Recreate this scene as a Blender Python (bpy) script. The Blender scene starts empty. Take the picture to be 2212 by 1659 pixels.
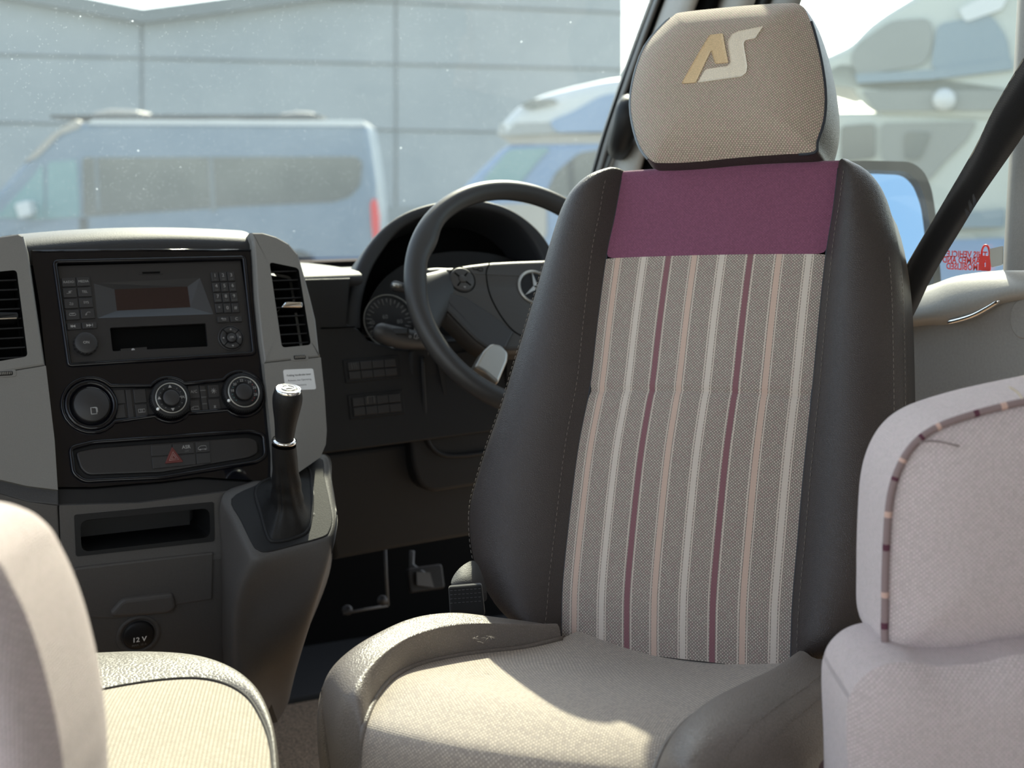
import bpy, math, random
import numpy as np
from mathutils import Vector, Matrix
random.seed(7)
SC = bpy.context.scene
COL = SC.collection
V = Vector
# ---------------------------------------------------------------- camera
FPX = 3067.0
YAW, PITCH = math.radians(27.0), math.radians(8.7)
CAM = V((0.0, 0.0, 1.13))
cR = V((math.cos(YAW), -math.sin(YAW), 0))
cF = V((math.sin(YAW)*math.cos(PITCH), math.cos(YAW)*math.cos(PITCH), -math.sin(PITCH)))
cU = cR.cross(cF)
cd = bpy.data.cameras.new('camera'); cam = bpy.data.objects.new('camera', cd); COL.objects.link(cam)
cam.location = CAM
cam.rotation_euler = Matrix((cR, cU, -cF)).transposed().to_euler()
cd.sensor_width = 36.0; cd.lens = 36.0*FPX/2212.0; cd.clip_start = 0.05; cd.clip_end = 500
cd.dof.use_dof = True; cd.dof.focus_distance = 1.55; cd.dof.aperture_fstop = 6.2
SC.camera = cam
# ---------------------------------------------------------------- sky, sun, exposure
SUN_AZ, SUN_EL = math.radians(31.0), math.radians(39.5)     # azimuth from the cab's forward axis towards the right
w = bpy.data.worlds.new('World'); SC.world = w; w.use_nodes = True
wn = w.node_tree; bg = wn.nodes['Background']
sky = wn.nodes.new('ShaderNodeTexSky'); sky.sky_type = 'NISHITA'; sky.sun_disc = False
sky.sun_elevation = SUN_EL; sky.sun_rotation = SUN_AZ; sky.air_density = 1.0; sky.dust_density = 1.2; sky.ozone_density = 1.3
hs = wn.nodes.new('ShaderNodeHueSaturation'); hs.inputs['Saturation'].default_value = .60
wm = wn.nodes.new('ShaderNodeMix'); wm.data_type = 'RGBA'; wm.blend_type = 'MULTIPLY'; wm.inputs[0].default_value = 1; wm.inputs[7].default_value = (1, .975, .935, 1)
wn.links.new(sky.outputs[0], hs.inputs['Color']); wn.links.new(hs.outputs[0], wm.inputs[6]); wn.links.new(wm.outputs[2], bg.inputs[0]); bg.inputs[1].default_value = 0.345
ld = bpy.data.lights.new('sun', 'SUN'); ld.energy = 9.2; ld.angle = math.radians(0.6); ld.color = (1, .865, .65)
sun = bpy.data.objects.new('sun', ld); COL.objects.link(sun)
sdir = V((math.sin(SUN_AZ)*math.cos(SUN_EL), math.cos(SUN_AZ)*math.cos(SUN_EL), math.sin(SUN_EL)))
sun.rotation_euler = sdir.to_track_quat('Z', 'Y').to_euler()
SC.view_settings.view_transform = 'Standard'; SC.view_settings.look = 'None'
SC.view_settings.exposure = 0.55; SC.view_settings.gamma = 1.0
SC.view_settings.use_curve_mapping = False
try:
    SC.cycles.max_bounces = 10; SC.cycles.diffuse_bounces = 5; SC.cycles.transparent_max_bounces = 12
    SC.cycles.sample_clamp_indirect = 6.0; SC.cycles.use_denoising = True
except Exception: pass
# ---------------------------------------------------------------- sight lines: a pixel of the 2212x1659 frame meets a real plane
def ray(px, py): return cR*((px-1106)/FPX) + cU*((829.5-py)/FPX) + cF
def D(px, py, d): return CAM + ray(px, py)*d
def onZ(px, py, z): r = ray(px, py); return CAM + r*((z-CAM.z)/r.z)
def onX(px, py, x): r = ray(px, py); return CAM + r*(x/r.x)
def onY(px, py, y): r = ray(px, py); return CAM + r*(y/r.y)
def to_px(p):
    q = V(p)-CAM; d = q.dot(cF)
    return (1106+FPX*q.dot(cR)/d, 829.5-FPX*q.dot(cU)/d, d)
class Frame:
    """a plane in the place: origin, x axis, y axis (up in the plane), normal"""
    def __init__(s, o, x, y):
        s.o, s.x, s.y = V(o), V(x).normalized(), V(y).normalized(); s.n = s.x.cross(s.y)
    def p(s, u, v, h=0): return s.o + s.x*u + s.y*v + s.n*h
    def hit(s, px, py, h=0):
        r = ray(px, py); o = s.o + s.n*h
        q = CAM + r*((o-CAM).dot(s.n)/r.dot(s.n)) - s.o
        return (q.dot(s.x), q.dot(s.y))
    def w(s, px, py, h=0): u, v = s.hit(px, py, h); return s.p(u, v, h)
# ---------------------------------------------------------------- mesh builder
class MB:
    def __init__(s): s.v, s.f, s.m, s.uv, s.sm = [], [], [], [], []
    def add(s, vs, fs, mat=0, uvs=None, smooth=True):
        b = len(s.v); s.v += [V(q) for q in vs]
        for f in fs:
            s.f.append([i+b for i in f]); s.m.append(mat); s.sm.append(smooth)
            s.uv.append([uvs[i] for i in f] if uvs else None)
        return s
    def grid(s, rows, mat=0, uv=None, closed=False, flip=False):
        R, Cn = len(rows), len(rows[0]); vs = [q for r in rows for q in r]; fs = []
        for i in range(R-1):
            for j in range(Cn if closed else Cn-1):
                k = (j+1) % Cn
                q = [i*Cn+j, i*Cn+k, (i+1)*Cn+k, (i+1)*Cn+j]
                fs.append(q[::-1] if flip else q)
        return s.add(vs, fs, mat, [t for r in uv for t in r] if uv else None)
    def prism(s, fr, pts, h0, h1, mat=0, bev=0.0, smooth=False):
        """polygon pts [(u,v)] in frame fr extruded from h0 to h1 (h1 the seen face); bev rounds the seen rim"""
        a = sum(pts[i-1][0]*pts[i][1]-pts[i][0]*pts[i-1][1] for i in range(len(pts)))
        if a < 0: pts = pts[::-1]
        n = len(pts); rings = []
        if bev > 0:
            for k in range(4):
                t = k/3*math.pi/2
                rings.append((inset(pts, bev*(1-math.cos(t))), h1-bev*(1-math.sin(t))))
        else: rings.append((pts, h1))
        rings = [(pts, h0)] + rings
        vs = [fr.p(u, v, h) for pp, h in rings for u, v in pp]; fs = []
        for k in range(len(rings)-1):
            for i in range(n):
                j = (i+1) % n; fs.append([k*n+i, k*n+j, (k+1)*n+j, (k+1)*n+i])
        fs.append(list(range((len(rings)-1)*n, len(rings)*n))); fs.append(list(range(n))[::-1])
        return s.add(vs, fs, mat, None, smooth)
    def frame(s, fr, outer, inner, h0, h1, mat=0, hin=None):
        """a flat ring between two outlines of the same number of points"""
        n = len(outer); hin = h0 if hin is None else hin
        vs = [fr.p(u, v, h0) for u, v in outer]+[fr.p(u, v, h1) for u, v in outer]+[fr.p(u, v, h1) for u, v in inner]+[fr.p(u, v, hin) for u, v in inner]
        fs = []
        for k in range(3):
            for i in range(n): j = (i+1) % n; fs.append([k*n+i, k*n+j, (k+1)*n+j, (k+1)*n+i])
        return s.add(vs, fs, mat, None, False)
    def box(s, c, sx, sy, sz, X=V((1,0,0)), Y=V((0,1,0)), mat=0, bev=0.0):
        X, Y = V(X).normalized(), V(Y).normalized(); Z = X.cross(Y)
        fr = Frame(V(c), X, Y)
        pts = [(-sx/2,-sy/2),(sx/2,-sy/2),(sx/2,sy/2),(-sx/2,sy/2)]
        return s.prism(fr, rr(pts, bev) if bev else pts, -sz/2, sz/2, mat, bev*.6)
    def tube(s, path, r, n=10, mat=0, closed=False, caps=True, flat=None, up=None):
        path = [V(q) for q in path]; N = len(path); rs = r if isinstance(r, (list, tuple)) else [r]*N
        rows = []; ref = V(up) if up is not None else None
        for i, q in enumerate(path):
            a = path[(i-1) % N] if (closed or i > 0) else q
            b = path[(i+1) % N] if (closed or i < N-1) else q
            t = (b-a).normalized()
            if ref is None: ref = t.orthogonal()
            x = (ref - t*ref.dot(t)).normalized(); y = t.cross(x)
            if up is None: ref = x
            fl = 1 if flat is None else flat
            rows.append([q + x*math.cos(k*2*math.pi/n)*rs[i]*fl + y*math.sin(k*2*math.pi/n)*rs[i] for k in range(n)])
        if closed: rows.append(rows[0])
        s.grid(rows, mat, closed=True)
        if caps and not closed:
            s.add(rows[0], [list(range(n))[::-1]], mat); s.add(rows[-1], [list(range(n))], mat)
        return s
    def lathe(s, o, ax, prof, n=32, mat=0, X=None):
        ax = V(ax).normalized(); X = ax.orthogonal().normalized() if X is None else V(X); Y = ax.cross(X)
        rows = [[V(o)+ax*h+(X*math.cos(2*math.pi*k/n)+Y*math.sin(2*math.pi*k/n))*r for k in range(n)] for r, h in prof]
        return s.grid(rows, mat, closed=True)
    def text(s, fr, txt, u, v, size, h, mat=1, mirror=False, bold=0.0, rot=0.0):
        vs, fs = text_geo(txt, bold); sg = -1 if mirror else 1
        c, q = math.cos(rot), math.sin(rot)
        pv = [fr.p(u+(x*c-y*q)*size*sg, v+(x*q+y*c)*size, h) for x, y in vs]
        return s.add(pv, fs, mat, None, False)
    def build(s, name, mats, parent=None, subsurf=0, weld=True, auto=None):
        me = bpy.data.meshes.new(name)
        off = V((0,0,0)); q = parent
        while q is not None: off += q.location; q = q.parent
        me.from_pydata([tuple(x-off) for x in s.v], [], s.f)
        for m_ in (mats if isinstance(mats, (list, tuple)) else [mats]): me.materials.append(m_)
        me.polygons.foreach_set('material_index', s.m); me.polygons.foreach_set('use_smooth', s.sm)
        if any(x is not None for x in s.uv):
            ul = me.uv_layers.new(name='UVMap'); k = 0
            for fi, f in enumerate(s.f):
                for j in range(len(f)):
                    ul.data[k].uv = s.uv[fi][j] if s.uv[fi] else (0, 0); k += 1
        me.validate(); me.update()
        o = bpy.data.objects.new(name, me); COL.objects.link(o)
        if parent is not None: o.parent = parent
        if weld:
            wd = o.modifiers.new('w', 'WELD'); wd.merge_threshold = 2e-5
        if subsurf:
            sb = o.modifiers.new('s', 'SUBSURF'); sb.levels = subsurf; sb.render_levels = subsurf
            sb.uv_smooth = 'PRESERVE_BOUNDARIES'
        return o
_tc = {}
def text_geo(txt, bold=0.0):
    k = (txt, bold)
    if k in _tc: return _tc[k]
    cu = bpy.data.curves.new('t', 'FONT'); cu.body = txt; cu.size = 1; cu.align_x = 'CENTER'; cu.align_y = 'CENTER'; cu.offset = bold
    cu.resolution_u = 2
    o = bpy.data.objects.new('t', cu); COL.objects.link(o)
    dg = bpy.context.evaluated_depsgraph_get(); me = bpy.data.meshes.new_from_object(o.evaluated_get(dg))
    r = ([(q.co.x, q.co.y) for q in me.vertices], [list(p.vertices) for p in me.polygons])
    bpy.data.objects.remove(o); bpy.data.curves.remove(cu); bpy.data.meshes.remove(me)
    _tc[k] = r; return r
def inset(pts, d):
    n = len(pts); out = []
    for i in range(n):
        a, b, c = V(pts[i-1]), V(pts[i]), V(pts[(i+1) % n])
        e1 = (b-a); e2 = (c-b)
        e1 = e1.normalized() if e1.length > 1e-9 else e2.normalized(); e2 = e2.normalized() if e2.length > 1e-9 else e1
        n1, n2 = V((-e1.y, e1.x)), V((-e2.y, e2.x)); m = n1+n2
        if m.length < 1e-6: m = n1
        m = m.normalized(); k = max(.35, m.dot(n1)); q = b+m*d/k
        out.append((q.x, q.y))
    return out
def rr(pts, r, k=4):
    """round the corners of a polygon"""
    out = []; n = len(pts)
    for i in range(n):
        a, b, c = V(pts[i-1]), V(pts[i]), V(pts[(i+1) % n])
        d = min(r, (a-b).length*.48, (c-b).length*.48)
        p, q = b+(a-b).normalized()*d, b+(c-b).normalized()*d
        for j in range(k+1):
            t = j/k; x = p*(1-t)**2+b*2*t*(1-t)+q*t*t; out.append((x.x, x.y))
    return out
def cr(pts, n=8, closed=False):
    """Catmull-Rom through points of any dimension"""
    P = [np.array(p, float) for p in pts]; N = len(P); out = []
    for i in range(N if closed else N-1):
        if closed: p0, p1, p2, p3 = P[i-1], P[i], P[(i+1) % N], P[(i+2) % N]
        else:
            p1, p2 = P[i], P[i+1]; p0 = P[i-1] if i else 2*p1-p2; p3 = P[i+2] if i+2 < N else 2*p2-p1
        for k in range(n):
            t = k/n; out.append(.5*((2*p1)+(-p0+p2)*t+(2*p0-5*p1+4*p2-p3)*t*t+(-p0+3*p1-3*p2+p3)*t**3))
    if not closed: out.append(P[-1])
    return [tuple(q) for q in out]
def resample(pts, n):
    P = np.array([tuple(p) for p in pts], float); d = np.r_[0, np.cumsum(np.linalg.norm(np.diff(P, axis=0), axis=1))]
    t = np.linspace(0, d[-1], n); return [tuple(np.interp(x, d, P[:, k]) for k in range(P.shape[1])) for x in t]
def stitches(mb, path, nrm, L=.0042, gap=.0026, r=.00045, mat=0):
    P = [V(q) for q in path]; d = [0]
    for i in range(1, len(P)): d.append(d[-1]+(P[i]-P[i-1]).length)
    X = np.array([tuple(q) for q in P])
    def at(t): return V([float(np.interp(t, d, X[:, k])) for k in range(3)])
    t = 0
    while t+L < d[-1]:
        a, b = at(t), at(t+L); m_ = (a+b)/2+V(nrm)*r*.8
        mb.tube([a, m_, b], [r*.7, r, r*.7], 5, mat); t += L+gap
def tag(o, label=None, cat=None, group=None, kind=None):
    if label: o['label'] = label
    if cat: o['category'] = cat
    if group: o['group'] = group
    if kind: o['kind'] = kind
    return o
def thing(name, loc, label, cat, group=None):
    o = bpy.data.objects.new(name, None); COL.objects.link(o); o.location = V(loc); o.empty_display_size = .05
    return tag(o, label, cat, group)
# ---------------------------------------------------------------- materials
def srgb(*c):
    return tuple(((x/255)/12.92 if x/255 <= .04045 else ((x/255+.055)/1.055)**2.4) for x in c)+(1,)
class NT:
    def __init__(s, name):
        s.mat = bpy.data.materials.new(name); s.mat.use_nodes = True; s.t = s.mat.node_tree; s.t.nodes.clear()
    def n(s, typ, **kw):
        nd = s.t.nodes.new('ShaderNode'+typ)
        for k, v in kw.items(): setattr(nd, k, v)
        return nd
    def l(s, a, b): s.t.links.new(a, b)
    def m(s, op, a, b=None, c=None, clamp=False):
        nd = s.n('Math', operation=op, use_clamp=clamp)
        for i, x in enumerate((a, b, c)):
            if x is None: continue
            if isinstance(x, (int, float)): nd.inputs[i].default_value = x
            else: s.l(x, nd.inputs[i])
        return nd.outputs[0]
    def mix(s, f, a, b, blend='MIX'):
        nd = s.n('Mix', data_type='RGBA', blend_type=blend)
        for i, x in ((0, f), (6, a), (7, b)):
            if isinstance(x, (int, float)): nd.inputs[i].default_value = x
            elif isinstance(x, tuple): nd.inputs[i].default_value = x
            else: s.l(x, nd.inputs[i])
        return nd.outputs[2]
    def ramp(s, f, stops):
        nd = s.n('ValToRGB'); e = nd.color_ramp.elements
        while len(e) < len(stops): e.new(.5)
        for i, (p, c) in enumerate(stops): e[i].position = p; e[i].color = c if isinstance(c, tuple) else (c, c, c, 1)
        s.l(f, nd.inputs[0]); return nd.outputs[0]
    def noise(s, vec, scale, detail=3, rough=.5):
        nd = s.n('TexNoise'); nd.inputs['Scale'].default_value = scale; nd.inputs['Detail'].default_value = detail
        nd.inputs['Roughness'].default_value = rough; s.l(vec, nd.inputs['Vector']); return nd.outputs[0]
    def obj(s): return s.n('TexCoord').outputs['Object']
    def uv(s): return s.n('TexCoord').outputs['UV']
    def pbr(s, col, rough=.5, metal=0, bump=None, bstr=.3, bdist=.001, coat=0, spec=.5, sheen=0, emis=None, estr=0, coatr=.05):
        p = s.n('BsdfPrincipled'); o = s.n('OutputMaterial')
        def put(k, x):
            if isinstance(x, (int, float, tuple)): p.inputs[k].default_value = x
            else: s.l(x, p.inputs[k])
        put('Base Color', col); put('Roughness', rough); put('Metallic', metal); put('Coat Weight', coat)
        put('Coat Roughness', coatr); put('Specular IOR Level', spec); put('Sheen Weight', sheen)
        if emis: put('Emission Color', emis); put('Emission Strength', estr)
        if bump is not None:
            b = s.n('Bump'); b.inputs['Strength'].default_value = bstr; b.inputs['Distance'].default_value = bdist
            s.l(bump, b.inputs['Height']); s.l(b.outputs[0], p.inputs['Normal'])
        s.l(p.outputs[0], o.inputs[0]); return s.mat
def plain(name, col, rough=.5, metal=0, **kw): return NT(name).pbr(col, rough, metal, **kw)
def plastic(name, col, rough=.55, scale=900, bstr=.25, var=.12, **kw):
    """grained moulded plastic"""
    t = NT(name); c = t.obj(); g = t.noise(c, scale, 2, .6); v = t.noise(c, scale*.9, 2)
    dark = tuple(x*(1-var) for x in col[:3])+(1,); light = tuple(min(1, x*(1+var)) for x in col[:3])+(1,)
    return t.pbr(t.mix(v, dark, light), rough, bump=g, bstr=bstr, bdist=.0006, **kw)
def leather(name, col, rough=.42, scale=420, bstr=.45, spec=.5):
    t = NT(name); c = t.obj(); nz = t.n('TexNoise'); nz.inputs['Scale'].default_value = 60; t.l(c, nz.inputs['Vector'])
    mp = t.n('VectorMath', operation='ADD'); t.l(c, mp.inputs[0])
    sc_ = t.n('VectorMath', operation='SCALE'); sc_.inputs['Scale'].default_value = .004; t.l(nz.outputs[1], sc_.inputs[0]); t.l(sc_.outputs[0], mp.inputs[1])
    vo = t.n('TexVoronoi', feature='DISTANCE_TO_EDGE'); vo.inputs['Scale'].default_value = scale; t.l(mp.outputs[0], vo.inputs['Vector'])
    h = t.ramp(vo.outputs[0], [(0, 0.0), (.28, 1.0)])
    h2 = t.noise(c, 22, 5, .6)
    hh = t.m('ADD', t.m('MULTIPLY', h, .6), t.m('MULTIPLY', h2, 1.2))
    cc = t.mix(h, tuple(x*.72 for x in col[:3])+(1,), col)
    cc = t.mix(t.m('MULTIPLY', h2, .35), cc, tuple(min(1, x*1.35) for x in col[:3])+(1,))
    return t.pbr(cc, rough, bump=hh, bstr=bstr, bdist=.0008, spec=spec)
def weave(name, light, dark, N=300.0, tint=None, stripes=None, bstr=.6, fine=False, pd=.72):
    """basket weave in metres of UV; stripes = [(u, half width, colour)] across the panel"""
    t = NT(name); uv = t.uv(); sp = t.n('SeparateXYZ'); t.l(uv, sp.inputs[0]); u, v = sp.outputs[0], sp.outputs[1]
    wob = t.noise(uv, 45, 2)
    a = t.m('MULTIPLY', t.m('ADD', u, t.m('MULTIPLY', wob, .0012)), N); b = t.m('MULTIPLY', t.m('ADD', v, t.m('MULTIPLY', wob, .0016)), N)
    fa, fb = t.m('FRACT', a), t.m('FRACT', b)
    par = t.m('MODULO', t.m('ADD', t.m('FLOOR', a), t.m('FLOOR', b)), 2.0)
    par = t.m('ABSOLUTE', par)
    sa, sb = t.m('SINE', t.m('MULTIPLY', fa, math.pi)), t.m('SINE', t.m('MULTIPLY', fb, math.pi))
    ha = t.m('MULTIPLY', t.m('POWER', sa, .7), t.m('POWER', sb, .35)); hb = t.m('MULTIPLY', t.m('POWER', sb, .7), t.m('POWER', sa, .35))
    mx = t.n('Mix', data_type='FLOAT'); t.l(par, mx.inputs[0]); t.l(ha, mx.inputs[2]); t.l(hb, mx.inputs[3]); h = mx.outputs[0]
    wh = t.n('TexWhiteNoise', noise_dimensions='2D'); cv = t.n('CombineXYZ'); t.l(t.m('FLOOR', a), cv.inputs[0]); t.l(t.m('FLOOR', b), cv.inputs[1]); t.l(cv.outputs[0], wh.inputs['Vector'])
    big = t.noise(uv, 14, 4)
    c1 = t.mix(wh.outputs[0], tuple(x*.74 for x in light[:3])+(1,), light)
    if tint: c1 = t.mix(t.m('GREATER_THAN', wh.outputs[0], .72), c1, tint)
    fac = t.ramp(h, [(.12 if not fine else .05, 0.0), (.62, 1.0)])
    # the cell turned away reads darker, like the open weave of the cloth
    fac = t.m('MULTIPLY', fac, t.m('SUBTRACT', 1.0, t.m('MULTIPLY', par, pd if not fine else .25)))
    c = t.mix(fac, dark, c1)
    c = t.mix(t.m('MULTIPLY', big, .22), c, tuple(x*.6 for x in light[:3])+(1,))
    if stripes:
        for su, hw, colr in stripes:
            dd = t.m('ABSOLUTE', t.m('SUBTRACT', u, su))
            line = t.m('LESS_THAN', t.m('ABSOLUTE', t.m('SUBTRACT', dd, hw*1.55)), hw*.22)
            c = t.mix(t.m('MULTIPLY', line, .75), c, light)
            c = t.mix(t.m('MULTIPLY', t.m('LESS_THAN', dd, hw), .93), c, colr)
            ins = t.m('LESS_THAN', dd, hw); h = t.m('MULTIPLY', h, t.m('SUBTRACT', 1.0, t.m('MULTIPLY', ins, .8)))
            h = t.m('ADD', h, t.m('MULTIPLY', ins, .6))
    return t.pbr(c, .9, bump=h, bstr=bstr, bdist=.0009, sheen=.25, spec=.2)
def glass_mat(name, tint=(1,1,1,1), dust=.05, refl=1.0, specks=True, film=(.75,.78,.78,1)):
    t = NT(name); o = t.n('OutputMaterial'); tr = t.n('BsdfTransparent'); tr.inputs[0].default_value = tint
    gl = t.n('BsdfGlossy'); gl.inputs['Roughness'].default_value = .01
    lw = t.n('LayerWeight'); f5 = t.m('POWER', lw.outputs['Facing'], 5.0)
    m1 = t.n('MixShader'); t.l(t.m('MULTIPLY', t.m('ADD', .045, t.m('MULTIPLY', f5, .95)), refl), m1.inputs[0]); t.l(tr.outputs[0], m1.inputs[1]); t.l(gl.outputs[0], m1.inputs[2])
    df = t.n('BsdfTranslucent'); df.inputs[0].default_value = film
    d2 = t.n('BsdfDiffuse'); d2.inputs[0].default_value = film
    m0 = t.n('MixShader'); m0.inputs[0].default_value = .5; t.l(df.outputs[0], m0.inputs[1]); t.l(d2.outputs[0], m0.inputs[2])
    c = t.obj(); nz = t.noise(c, 3.0, 6, .65)
    fac = t.m('MULTIPLY', nz, dust*2)
    if specks:
        vo = t.n('TexVoronoi'); vo.inputs['Scale'].default_value = 55; t.l(c, vo.inputs['Vector'])
        rad = t.m('MULTIPLY', t.n('TexWhiteNoise').outputs[0], 0.0)
        sepc = t.n('SeparateColor'); t.l(vo.outputs['Color'], sepc.inputs[0])
        keep = t.m('GREATER_THAN', sepc.outputs[0], .86)
        dot = t.m('LESS_THAN', vo.outputs['Distance'], t.m('MULTIPLY', sepc.outputs[1], .085))
        fac = t.m('MAXIMUM', fac, t.m('MULTIPLY', t.m('MULTIPLY', keep, dot), .8))
        v2 = t.n('TexVoronoi'); v2.inputs['Scale'].default_value = 260; t.l(c, v2.inputs['Vector'])
        s2 = t.n('SeparateColor'); t.l(v2.outputs['Color'], s2.inputs[0])
        fac = t.m('MAXIMUM', fac, t.m('MULTIPLY', t.m('MULTIPLY', t.m('GREATER_THAN', s2.outputs[0], .6), t.m('LESS_THAN', v2.outputs['Distance'], .14)), .45))
    m2 = t.n('MixShader'); t.l(fac, m2.inputs[0]); t.l(m1.outputs[0], m2.inputs[1]); t.l(m0.outputs[0], m2.inputs[2])
    t.l(m2.outputs[0], o.inputs[0]); return t.mat
M = {}
M['gloss'] = plain('piano_black', (.003,.003,.005,1), .06, spec=.42)
M['black'] = plastic('black_plastic', (.009,.009,.010,1), .5, bstr=.15, spec=.3)
M['key'] = plastic('radio_key_plastic', (.017,.016,.017,1), .5, 1500, .1)
M['face'] = plastic('radio_face_plastic', (.014,.013,.014,1), .42, 1500, .1)
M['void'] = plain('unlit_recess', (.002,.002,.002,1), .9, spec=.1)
M['print'] = plain('pale_print', (.27,.265,.26,1), .6)
M['printd'] = plain('dim_print', (.10,.10,.098,1), .6)
M['white'] = plain('white_print', (.85,.85,.84,1), .5)
M['red'] = plain('red_plastic', (.30,.03,.03,1), .4)
M['dash'] = plastic('dashboard_plastic', (.011,.011,.012,1), .55, 700, .5, spec=.3)
M['pad'] = plastic('dash_pad', (.020,.020,.022,1), .55, 700, .4, spec=.4)
M['frame'] = plastic('satin_grey_trim', (.165,.160,.150,1), .42, 1200, .12, .16)
M['lower'] = plastic('warm_grey_plastic', (.074,.069,.066,1), .55, 600, .4, spec=.35)
M['dlower'] = plastic('dark_grey_plastic', (.035,.035,.037,1), .5, 600, .4)
M['rim'] = plastic('wheel_rubber', (.028,.027,.027,1), .45, 900, .25)
M['hub'] = plastic('wheel_pad_plastic', (.048,.044,.041,1), .5, 900, .25)
M['silver'] = plain('satin_silver', (.42,.41,.38,1), .35, .8)
M['chrome'] = plain('chrome', (.8,.8,.8,1), .12, 1.0)
M['leather'] = leather('seat_leather', (.050,.041,.039,1), .44, 480, .45, .4)
M['sleather'] = leather('seat_base_leather', (.185,.162,.147,1), .42, 360, .6)
M['gleather'] = leather('gaiter_leather', (.009,.0085,.0085,1), .5, 700, .25, .28)
M['thread'] = plain('seam_thread', (.19,.165,.145,1), .8)
M['piping'] = plain('dark_piping', (.02,.025,.035,1), .6)
M['trim'] = plastic('pillar_plastic', (.27,.265,.25,1), .6, 400, .3)
M['atrim'] = plastic('pillar_trim_plastic', (.40,.39,.37,1), .55, 400, .2)
M['door'] = plastic('door_panel_plastic', (.33,.325,.31,1), .55, 300, .6)
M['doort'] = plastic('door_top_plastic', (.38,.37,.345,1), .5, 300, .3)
M['belt'] = weave('belt_webbing', (.013,.013,.014,1), (.006,.006,.006,1), 700, fine=True, bstr=.3)
M['carpet'] = None
LB, DK = (.80,.69,.56,1), (.15,.12,.095,1)
# ================================================================ the cab shell (setting)
FLOOR = 0.18
def structure(mb, name, mats, **k): return tag(mb.build(name, mats, **k), kind='structure')
def carpet_mat():
    t = NT('cab_carpet'); c = t.obj(); n1 = t.noise(c, 260, 4, .8); n2 = t.noise(c, 1400, 2)
    col = t.ramp(n1, [(.38, (.08,.055,.035,1)), (.6, (.36,.26,.17,1))])
    return t.pbr(col, .95, bump=n2, bstr=.8, bdist=.003)
M['carpet'] = carpet_mat()
fl = MB(); fl.box((.41, -.1, FLOOR-.03), 1.94, 6.0, .06); structure(fl, 'floor', M['carpet'])
M['head'] = plain('headlining', (.62,.59,.54,1), .8); M['wallm'] = plain('wall_lining', (.50,.46,.41,1), .7)
ce = MB(); ce.box((.41, -.62, 2.03), 1.94, 4.8, .06); structure(ce, 'ceiling', M['head'])
wr = MB(); wr.box((1.37, -.95, 1.09), .06, 4.1, 1.82); structure(wr, 'wall_right', M['wallm'])
wl = MB(); wl.box((-.55, -1.9, 1.09), .06, 2.2, 1.82); structure(wl, 'wall_left', M['wallm'])
# passenger door side of the cab, beyond the left edge of the frame, with its window opening
wl2 = MB(); wl2.box((-.55, 1.75, .59), .06, 1.3, .82); wl2.box((-.55, 1.16, 1.5), .06, .12, 1.0); structure(wl2, 'wall_passenger_side', M['door'])
# bulkhead under the windscreen closing the footwell, near-black to put in its shade
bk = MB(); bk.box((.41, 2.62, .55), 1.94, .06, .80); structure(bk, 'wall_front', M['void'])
fm = MB(); fm.box((.95, 2.47, FLOOR+.006), .80, .26, .012, bev=.01); tag(fm.build('footwell_shade', plain('footwell_shade_black', (.008,.008,.008,1), .8)), 'near-black sheet for the shade deep in the driver footwell', 'shade sheet')  # near-black sheet added so the footwell floor looks shaded

# windscreen: raked pane, gently bowed across the cab
WSB, WST = (2.47, .97), (1.62, 1.98)
M['glass'] = glass_mat('windscreen_glass', (.76,.86,.87,1), .075, 1.0, True, (.60,.73,.79,1))
g = MB(); rows = []
for i in range(9):
    t = i/8; row = []
    for j in range(17):
        s = j/16; x = -.52+s*1.87; bow = .10*(1-(2*s-1)**2)
        row.append((x, WSB[0]+(WST[0]-WSB[0])*t+bow*(1-.4*t)-.10, WSB[1]+(WST[1]-WSB[1])*t))
    rows.append(row)
g.grid(rows); structure(g, 'window_1', M['glass'])

# driver's door: window, pillar trims, top ledge and panel
XD = 1.30
dg = MB()
for a, b in (((1700, -260), (2300, 640)),):
    q = [onX(1640,-640,XD+.05), onX(2290,-640,XD+.05), onX(2260,640,XD+.05), onX(1640,700,XD+.05)]
    dg.add(q, [[0,1,2,3]])
M['dglass'] = glass_mat('door_window_glass', (.80,.90,.89,1), .06, 1.0, False, (.66,.75,.74,1))
structure(dg, 'window_2', M['dglass'])
DX = Frame((XD, 1.3, 1.0), (0,-1,0), (0,0,1))      # seen from the cab: x runs rearwards, normal points left into the cab
def dw(px, py, h=0): return DX.hit(px, py, h)
door = thing('door_1', (XD, 1.4, .6), None, None); door['kind'] = 'structure'
mb = MB()
mb.prism(DX, [dw(1700,720), dw(1985,692), dw(2045,697), dw(2100,682), dw(2150,655), dw(2212,640), dw(2330,640), dw(2330,1300), dw(1700,1300)], -.06, 0, 0, .004)
mb.build('door_panel', M['door'], door)
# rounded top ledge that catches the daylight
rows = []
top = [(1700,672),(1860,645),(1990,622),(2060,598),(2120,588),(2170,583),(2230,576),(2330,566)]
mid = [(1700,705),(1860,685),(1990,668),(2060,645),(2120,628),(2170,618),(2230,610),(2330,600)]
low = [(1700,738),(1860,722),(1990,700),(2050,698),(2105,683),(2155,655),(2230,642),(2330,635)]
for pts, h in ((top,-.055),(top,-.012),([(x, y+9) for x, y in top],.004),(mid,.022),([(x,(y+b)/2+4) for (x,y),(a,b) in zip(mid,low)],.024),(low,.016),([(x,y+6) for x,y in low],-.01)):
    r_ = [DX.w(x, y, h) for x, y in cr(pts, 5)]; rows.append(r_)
mb = MB(); mb.grid(rows, flip=True); mb.build('door_top_ledge', M['doort'], door, 1)
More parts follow.
